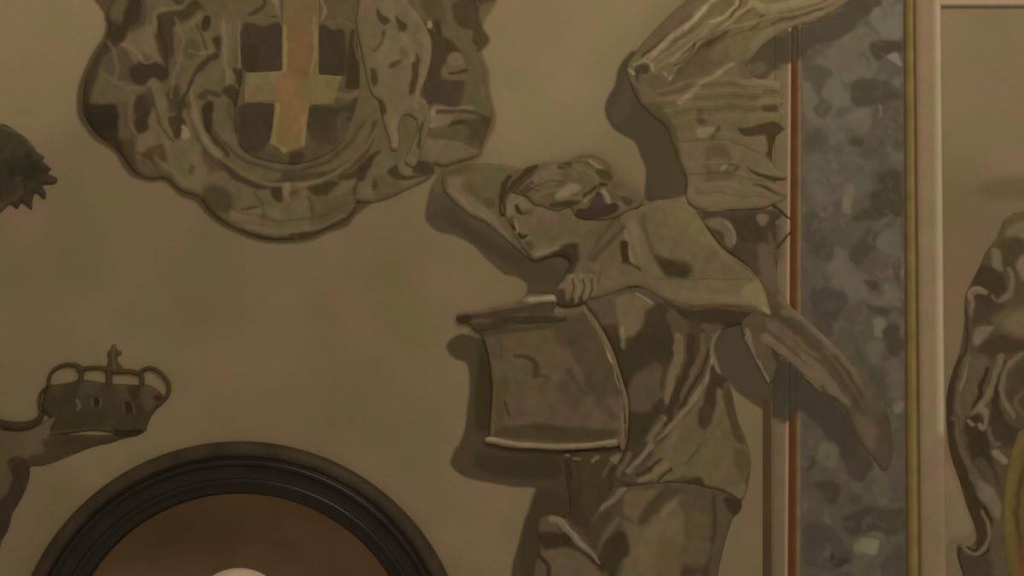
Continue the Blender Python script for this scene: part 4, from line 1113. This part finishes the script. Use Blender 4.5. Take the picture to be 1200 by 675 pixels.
hair = P('588,250 587,238 591,226 596,214 606,204 620,195 640,191 655,191 668,187 684,181 698,182 708,188 718,199 722,208 736,215 747,224 755,233 748,243 738,246 728,252 718,256 700,258 682,257 673,252 668,243 655,247 645,246 636,242 626,240 616,230 606,228 599,226 594,236 592,248')
hr_ops = [
 Bl(K,'520,190 560,130 630,110 600,170 620,220 600,240 560,260 530,240 500,240','4c3828',12),
 St(K,'630,115 560,150 500,210 465,250 450,300 460,350',(16,24,26,22,24,20),'453219',8,.95),
 St(K,'530,210 545,250',16,'4a3a30',8,.8),
 Bl(K,'620,140 740,110 770,140 720,180 640,210 610,190','655339',14),
 Bl(K,'730,105 800,95 805,130 740,135','49341a',7,.95),
 Bl(K,'800,110 880,60 960,70 1000,150 1010,200 940,200 860,160','615133',16),
 St(K,'850,70 910,60 970,85 1000,130',14,'53431f',8,.8),
 St(K,'905,80 940,120 965,130',(16,18,8),'7a6749',7,.95),
 Bl(K,'930,140 1010,150 1020,200 960,190','46351c',10,.8),
 Bl(K,'600,230 640,200 720,220 760,230 820,250 840,290 720,300 680,330 640,290','5d4a30',16),
 Bl(K,'720,260 790,210 850,205 850,240 800,270 740,290','75634a',12,.9),
 St(K,'740,280 830,285 870,270',18,'66553a',10,.8),
 Bl(K,'690,310 740,300 830,300 860,300 820,330 740,340 700,335','45321b',8,.95),
 St(K,'600,235 635,245',8,'4a3630',6,.8), St(K,'590,215 625,235',10,'77665a',8,.4),
 Bl(K,'640,160 700,170 760,180 720,210 660,210','685740',12,.7),
 St(K,'870,275 910,240 950,215 990,215',(16,18,18,10),'43301b',8,.95),
 St(K,'880,300 910,275 925,260',16,'6e5b45',8,.9),
 St(Z,'610,222 622,210 638,203 652,203',(2,3,3,2),'6f5d42',3,.6), St(Z,'616,228 630,218 646,213 660,214',(1.5,2.5,2.5,1.5),'46351e',2.5,.6),
 St(Z,'626,232 642,224 658,222 668,226',(2,3,3,2),'705e42',3,.5), St(Z,'640,198 656,195 668,200 676,208',(2,3,3,2),'6d5b3e',3,.5),
 St(Z,'664,194 678,190 692,193 702,202',(1.5,2.5,2.5,1.5),'49381f',2.5,.6), St(Z,'676,198 688,200 698,208 700,218',(2,3,3,2),'6e5d40',3,.5),
 St(Z,'700,222 712,226 722,234 732,240',(1.5,2.5,2.5,1.5),'46351e',2.5,.6),
 St(K,'970,245 1000,280 1015,315',(22,30,22),'75634a',8,.95),
 Bl(K,'835,345 880,330 920,300 930,255 960,260 990,320 1050,310 1055,340 980,385 850,390','442f24',7,.98),
 Bl(K,'910,270 960,270 980,330 920,340','4c362e',10,.6),
 St(K,'1020,200 1050,260 1060,300',30,'5a482d',12,.8),
 Bl(K,'1070,210 1130,230 1180,280 1150,300 1100,270 1040,250','5f4d3b',10,.9),
 Bl(K,'1065,270 1120,285 1130,330 1100,330 1080,300','4a3829',8,.9),
 St(K,'1060,310 1090,340 1130,330',22,'655340',12,.8),
]
relief('hair', hair, '5d4c30', hr_ops, H=5, low=15.5, edge=5, carve=0.12, parent=body_o, step=1.1)

# ------------------------------------------------------------------ the scroll it holds
scr = thing('scroll', 640, 470, 'unrolled parchment scroll with a rod along its top, held by the winged figure', 'scroll')
sheet = P('563,386 600,378 652,368 685,362 690,372 700,390 715,417 724,440 731,470 734,500 733,524 728,528 722,519 700,521 660,523 620,523 600,521 578,517 574,508 576,480 577,455 574,425 568,400')
sh_ops2 = [
 Bl(M,'200,330 320,320 440,330 600,300 700,290 700,320 560,340 400,370 260,390 220,360','4a3b24',18,.9),
 Bl(M,'240,390 380,370 400,450 330,560 300,690 270,500','5a4531',18,.8),
 Bl(M,'380,400 480,360 620,350 700,420 620,560 560,560 520,480 440,460','5e4a2c',26,.8),
 Bl(M,'640,290 800,260 860,330 920,480 960,600 980,690 850,690 760,560 700,450 620,420','52402e',20,.9),
 Bl(M,'780,250 870,300 960,290 960,420 930,480 880,380 820,300','4f382d',14,.8),
 St(M,'425,485 470,480 510,510 530,550 530,590',(18,24,28,28,22),'4b371f',10,.9),
 Bl(M,'510,540 545,540 545,590 510,595','563520',8,.8),
 Bl(M,'700,400 740,390 735,430 705,425','4a3526',12,.6),
 St(M,'620,440 660,560 640,690',60,'5f4b38',24,.6),
 Bl(M,'480,620 570,620 570,690 490,690','64472f',16,.7),
 St(M,'540,590 600,600 560,640',20,'4d3a1f',12,.7),
 St(M,'700,560 740,620 800,690',34,'4b3823',22,.7),
 St(M,'350,440 350,500',20,'4e3d2a',14,.6),
 Bl(O,'300,0 390,-20 380,150 330,280 305,270','53421f',20,.8),
 St(O,'370,90 385,140 395,170',(10,14,8),'41311b',8,.85),
 Bl(O,'390,0 470,-10 470,160 400,160','5b4832',16,.8),
 Bl(O,'480,0 560,-10 560,40 500,40','61482c',14,.8),
 Bl(O,'560,-10 720,-10 800,120 780,210 640,200 560,120','5b4831',26,.8),
 Bl(O,'640,0 740,-10 780,60 740,140 680,100','4f3f24',24,.5),
 St(O,'820,0 860,80 940,180',50,'4f3d2d',24,.6),
 Bl(O,'380,220 560,210 700,230 940,240 940,290 700,310 420,290 310,270','4c3a20',18,.9),
 Bl(O,'520,200 620,210 640,240 520,240','45341a',18,.6),
 St(M,'790,250 830,300 870,350 900,430 930,500 950,570 970,660',(12,14,16,18,16,10,8),'6e5c48',8,.9),
 St(M,'900,430 930,510',14,'84735c',7,.8),
 St(M,'960,560 985,640 990,690',18,'403020',8,.9),
 St(O,'990,-20 1005,60 1010,150 1010,200',22,'42301f',10,.95),
 St(O,'985,150 992,230 990,310',(10,14,16),'6b5a3c',8,.9),
 Bl(O,'1000,240 1030,240 1030,340 1005,350','43341a',8,.7),
 Bl(O,'975,300 1005,290 1000,350 980,365','645228',8,.85),
 St(O,'300,40 305,150 310,250',16,'685338',12,.5),
]
relief('sheet', sheet, '5e4b34', sh_ops2, H=5, low=7, edge=4, carve=0.14, parent=scr)
hem = P('570,512 580,512 600,516 630,518 660,519 690,518 722,514 724,520 720,523 690,526 660,528 625,526 598,524 578,520 569,518')
relief('lower_roll', hem, '6a5740', [St(O,'270,295 400,310 500,325 640,330 800,320 950,300',16,'78654b',10,.9), St(O,'400,340 600,350 760,345 900,335',12,'45341f',8,.9), St(O,'280,290 380,290 400,300',14,'806d50',8,.6)], H=4, low=10, edge=3.5, parent=scr)
rod = P('535,374 536,368 545,366 556,366 580,360 600,356 612,351 618,344 634,344 650,346 652,356 648,366 655,370 664,369 664,376 650,379 625,381 600,383 580,386 562,389 555,386 550,379 540,379')
relief('rolled_top', rod, '59452f', [
 Bl(M,'470,170 560,160 640,160 640,200 560,205 470,205','75624a',8,.95),
 St(M,'490,185 560,182 620,180',14,'8a775e',8,.8),
 Bl(M,'150,250 300,230 470,195 480,225 350,250 250,265 160,270','5d4836',10,.8),
 St(M,'130,290 200,280 340,265 480,235 620,215',(20,30,34,34,24),'4b3727',10,.95),
 Bl(M,'115,275 180,265 200,300 150,312 120,305','3f2c1a',8,.95),
 Bl(M,'300,290 450,270 600,270 700,280 690,300 560,320 400,320 300,330','403420',10,.95),
 Bl(M,'480,225 620,215 690,250 700,275 600,262 480,265','4d3d26',10,.9),
 Bl(M,'200,320 300,300 320,340 240,360 200,370','45361f',10,.9),
 St(M,'160,330 175,355',22,'77644a',8,.0),
], H=6, low=8, edge=4, parent=scr, step=1.1)

# ------------------------------------------------------------------ crown, held up at the left
cr = thing('crown', 125, 500, 'dark painted royal crown with open arches and a small cross on top', 'crown')
band = P('50,471 52,459 58,452 70,450 82,448 92,445 108,446 125,449 142,450 160,451 174,451 186,458 193,468 186,477 178,487 173,498 170,505 160,508 140,509 112,505 85,508 62,512 57,508 61,494 54,486 49,480')
band_ops = [
 Bl(E,'260,420 330,330 470,300 480,400 400,470 300,490 260,470','40351f',16,.9),
 Bl(E,'300,330 380,310 380,360 320,380','4c3d26',14,.7),
 Bl(E,'480,300 560,290 640,310 640,450 560,460 480,440','443b26',16,.9),
 Bl(E,'500,310 600,300 600,360 510,370','4d4430',14,.6),
 St(E,'465,410 490,450 480,470',(16,26,16),'565034',10,.9),
 Bl(E,'640,300 740,310 750,420 700,460 640,440','493729',16,.9),
 Bl(E,'700,310 780,320 800,420 740,410','55412e',14,.6),
 Bl(E,'780,330 850,310 860,390 800,400','43301c',10,.9),
 Bl(E,'860,330 940,320 960,380 940,440 880,470 860,400','523f30',16,.9),
 Bl(E,'575,400 600,400 600,445 575,440','2f2312',6,.9), St(E,'565,400 570,440',10,'5a4d34',6,.7), St(E,'610,400 612,440',10,'5a4d34',6,.7),
 Bl(E,'760,430 800,430 800,480 765,480','35230f',7,.9), St(E,'750,430 755,480',10,'574431',6,.8), St(E,'815,430 815,480',12,'5a4634',6,.7),
 St(E,'845,440 850,480',12,'3c2b1a',7,.8), St(E,'950,390 1000,420',30,'36260f',12,.8),
 Bl(E,'320,520 480,480 640,490 760,520 880,520 870,570 740,570 560,560 400,590 320,600','3f3420',18,.9),
 Bl(E,'640,460 760,470 740,560 640,560','47382a',20,.5),
 Bl(E,'700,500 880,500 880,590 780,590','45342a',18,.6),
 St(E,'700,585 780,600 880,600',20,'32230f',9,.95),
 St(E,'300,610 420,600 560,585 700,590',14,'50422c',10,.8),
 Bl(E,'500,600 680,600 740,620 620,650 520,640','47371f',14,.7),
]
relief('band', band, '43361f', band_ops, H=7, edge=6, parent=cr, step=1.0)
for pts, w in (('250,470 243,430 246,385 262,350 290,330', (5,4,4,4)), ('300,330 298,290 310,250 345,215 400,195 460,198 495,225 490,290 470,330',(4.5,4,4.5,5,6,6,5)),
               ('470,225 540,215 600,212 650,222',(6,5,6)), ('650,215 665,260 660,330',(7,8,7)), ('650,220 720,235 790,235 850,250',(8,6,6)),
               ('850,235 865,290 850,340',(6,6,6)), ('850,240 880,222 920,215 965,235 1005,275 1028,320 1020,375 990,410 960,440',(5,5,5,5,5,6,6))):
    stem('arch', P(pts, E), w, '48361f', 4.5, cr)
cx_ = P('672,235 650,200 658,165 652,140 655,115 672,100 685,72 705,72 712,100 738,112 738,135 715,145 718,175 745,205 740,235', E)
relief('finial_cross', cx_, '4c3a20', [St(E,'690,80 690,180 700,220',16,'5d4a2c',10,.8)], H=5, edge=4, parent=cr, step=0.9)

arm = thing('raised_hand', 20, 540, 'painted hand and forearm reaching in from the left edge, holding up the crown', 'hand')
hand = P('-90,520 -30,500 0,502 22,503 42,498 56,491 66,484 80,478 94,471 97,474 90,481 76,487 64,496 60,505 72,509 100,509 130,509 168,503 171,505 160,511 145,514 130,519 112,523 95,529 78,536 60,543 48,546 36,547 35,556 33,566 29,577 22,590 15,602 10,620 3,632 -10,650 -90,680')
relief('hand', hand, '564430', [
 Bl(E,'-100,560 60,580 200,590 300,620 260,700 -100,720','5b4a2c',14,.9),
 St(E,'480,430 400,480 320,540 280,590 250,640',(20,30,40,50,60),'5c4a37',14,.95),
 Bl(E,'200,580 280,560 300,600 260,680 180,680','5f4b38',14,.8),
 Bl(E,'300,620 420,600 560,600 860,610 820,640 600,680 300,690','43331f',12,.9),
 Bl(E,'520,610 700,610 620,650 520,650','4e3d22',14,.8),
 Bl(E,'700,600 890,600 860,630 720,640','34250f',10,.9),
 Bl(F,'80,60 200,40 240,80 200,130 110,140 80,110','5c4732',16,.9),
 Bl(F,'200,60 300,60 500,40 440,90 300,130 240,160 140,175 130,140 200,120','44331f',14,.85),
 Bl(F,'-50,0 80,20 90,90 60,150 50,200 40,260 0,330 -60,340','59472f',18,.9),
 Bl(F,'40,140 110,140 140,190 130,250 100,320 60,400 20,500 -20,540 -20,340 40,280 50,230 40,190','3d2b1c',10,.95),
 St(F,'45,190 60,160 90,145',20,'493724',10,.8),
 Bl(F,'-40,200 30,200 45,260 10,320 -40,340','574336',12,.9),
 St(F,'10,-10 50,5 110,0',10,'47351c',8,.8),
], H=7, edge=6, parent=arm)
stem('ribbon', P('-80,500 0,545 60,562 130,568 200,555 245,520 262,480', E), (5,8,10,11,9,8,6), '42301c', 4.5, arm, low=2.5)

# ------------------------------------------------------------------ dark head at the left edge
hd = thing('head', -10, 250, 'dark tousled head of a painted figure cut off by the left edge', 'head')
locks = P('-90,140 -40,142 0,145 10,148 20,154 32,163 40,172 43,178 52,184 50,189 60,198 56,203 67,209 64,216 50,217 54,226 52,234 42,226 38,236 37,246 26,238 20,245 12,240 0,250 -20,262 -90,270', Z)
relief('hair', locks, '3b3523', [
 Bl(H_,'-100,120 20,125 120,170 190,250 170,290 100,300 -100,320','423b28',24,.9),
 St(H_,'0,130 90,165 150,205 195,260',16,'554a2f',12,.8),
 Bl(H_,'140,280 190,290 180,320 150,320','3f2c1c',10,.8),
 Bl(H_,'190,290 260,310 230,330 190,325','4a3b24',10,.8),
 Bl(H_,'60,360 180,340 260,380 220,450 140,440 60,420','352e1c',20,.9),
 Bl(H_,'240,410 325,430 310,465 240,460','463623',12,.8),
 Bl(H_,'200,480 250,500 250,550 210,520','43372a',12,.7),
 Bl(H_,'130,560 180,520 190,600 150,600','47351c',12,.8),
 St(H_,'110,440 120,490 60,560 0,600',(40,50,40,40),'463e2e',20,.8),
 Bl(H_,'-100,580 20,560 60,600 0,700 -100,700','4e4032',16,.9),
 St(H_,'130,440 140,520 120,560',16,'3a2e19',12,.8),
 Bl(H_,'-60,400 60,440 60,520 -60,560','3b3624',24,.8),
], H=8, edge=7, parent=hd)

# ------------------------------------------------------------------ painted scrollwork mask at the right
orn = thing('scrollwork_cartouche', 1220, 700, 'painted scrollwork cartouche with curls and locks, cut off by the right edge', 'ornament')
outl = P('1300,236 1200,247 1186,252 1176,258 1168,277 1155,295 1146,315 1134,338 1130,352 1129,383 1124,412 1115,437 1109,463 1109,490 1110,513 1115,538 1125,567 1133,594 1141,615 1143,632 1136,640 1126,637 1121,640 1122,655 1128,675 1136,720 1160,760 1320,760')
relief('scrollwork', outl, '54422d', [
 Bl(R2,'1080,330 1200,280 1280,300 1280,400 1180,440 1110,440 1060,420','564829',18,.9),
 Bl(R2,'1120,370 1200,330 1280,330 1280,420 1180,420 1130,430','68583e',16,.9),
 St(R2,'1075,470 1085,540',40,'6a5844',12,.9),
 Bl(R2,'1100,420 1200,420 1200,560 1110,540','4c3c26',16,.8),
 Bl(R2,'1170,500 1280,470 1280,590 1190,590','6f5e46',12,.9),
 St(R2,'1130,550 1145,610 1120,660 1070,670',18,'69573f',8,.9),
 Bl(R2,'1000,540 1070,540 1120,620 1080,700 980,690 960,640','45321f',14,.9),
 St(R2,'955,680 960,640 990,630 1030,650',(14,16,16,18),'77654e',8,.9),
 St(R3,'1150,0 1135,60 1080,90 1060,60',(18,20,18,12),'685640',9,.9),
 St(R3,'970,150 965,70 990,45 1030,50',(22,24,22,20),'6a5845',10,.9),
 Bl(R3,'990,80 1060,80 1120,120 1100,180 1020,180 970,190','473626',14,.8),
 Bl(R3,'975,230 1000,200 1060,195 1040,230 990,285 975,270','6a584a',8,.95),
 Bl(R3,'1060,150 1200,110 1300,120 1300,250 1180,240 1100,230 1080,200','5b4e32',18,.9),
 Bl(R3,'1110,170 1200,130 1300,130 1300,220 1200,225 1130,215','66573a',16,.8),
 Bl(R3,'1000,280 1080,240 1200,260 1300,260 1300,320 1180,310 1080,330 1000,330','47371f',14,.9),
 St(R3,'940,130 950,200 940,300 900,380 880,470 870,560 872,640',(10,12,14,24,32,34,34),'422e1a',10,.95),
 St(R3,'950,330 930,420 910,520 910,640',(22,22,22,26),'5f4d36',10,.9),
 St(R3,'960,340 935,420 925,480',8,'7a6850',6,.8),
 Bl(R3,'960,330 1040,330 1030,400 1000,480 960,560 930,640 930,520 950,420','5b4933',14,.9),
 St(R3,'1040,380 1010,440 1000,500 970,560',(14,18,20,14),'3d2a18',8,.95),
 St(R3,'1100,330 1070,420 1040,500 1000,550 960,600 955,640',(30,36,36,30,24,12),'67563d',10,.95),
 St(R3,'1010,560 1030,590 1010,650',(30,26,16),'6c5b44',8,.9),
 St(R3,'965,600 990,580 985,640',10,'42301c',7,.9),
 St(R3,'1120,360 1085,440 1075,540 1090,600 1130,640',(16,24,34,40,40),'3f2e1c',12,.95),
 St(R3,'1190,320 1130,370 1100,440 1110,520 1150,590',(20,24,26,24,18),'665640',10,.95),
 Bl(R3,'1150,400 1200,370 1300,370 1300,560 1200,580 1140,520 1130,450','4d3c2a',18,.9),
 St(R3,'1200,480 1165,520 1180,570 1220,590',20,'5f4a36',10,.8),
 Bl(R3,'1050,560 1100,600 1180,640 1300,650 1300,720 1060,720','44342a',14,.9),
 Bl(R4,'870,-20 910,-20 920,120 960,220 1000,330 1040,440 1050,540 1000,560 985,470 950,370 900,220 865,100','453119',12,.95),
 St(R4,'890,-10 910,100 960,200 1010,310 1060,400',34,'5d4a38',14,.9),
 St(R4,'880,0 890,100 930,210 975,320 1000,430 1010,530',26,'43301e',10,.95),
 Bl(R4,'940,-20 1020,-20 1050,80 1060,180 1090,270 1020,240 960,140','40301d',14,.9),
 St(R4,'1000,10 1020,30 1035,-10',20,'6c5a45',8,.9), St(R4,'955,-10 975,10',16,'705e48',8,.9),
 St(R4,'1045,30 1055,90 1090,100',(22,24,16),'5f4c3c',10,.9),
 St(R4,'1080,140 1105,165',(36,34),'6f5d4c',10,.95),
 St(R4,'1000,170 1030,210 1060,260',40,'56442f',14,.8),
 Bl(R4,'1000,250 1060,290 1090,350 1090,420 1060,400 1030,360 1000,320','6a5747',12,.95),
 St(R4,'1020,370 1050,420 1060,500 1040,560 1000,590',(12,16,18,18,14),'3c2a18',8,.95),
 St(R4,'1015,390 1040,460 1040,530 1000,575 950,565 930,540',(10,14,16,18,16,10),'6a583c',8,.95),
 Bl(R4,'950,480 985,500 985,550 950,550','5c4a2c',10,.6),
 St(R4,'945,545 980,565 1000,555',10,'3a2a14',6,.9),
 Bl(R4,'910,560 960,590 1060,600 1100,690 930,700','4b392b',12,.9),
 St(R4,'915,550 915,620 935,700',12,'40301a',7,.9),
 Bl(R4,'1060,440 1130,440 1160,560 1160,700 1080,700 1050,600','5a4836',16,.9),
], H=7, edge=7, parent=orn)
HUE[0] = 0.1
oval = P('1205,500 1188,520 1178,560 1174,610 1176,650 1186,690 1210,730 1300,740 1320,600 1290,500', Z)
relief('gold_edged_oval', oval, '5f4a28', [
 St(Z,'1203,505 1188,540 1181,590 1184,640 1200,690',9,'655228',5,.95),
 St(Z,'1209,520 1196,560 1191,610 1200,660',5,'4a3818',4,.8),
 Bl(Z,'1192,640 1215,630 1250,700 1200,700','683f22',8,.8),
], H=4, low=6.5, edge=4, parent=orn)
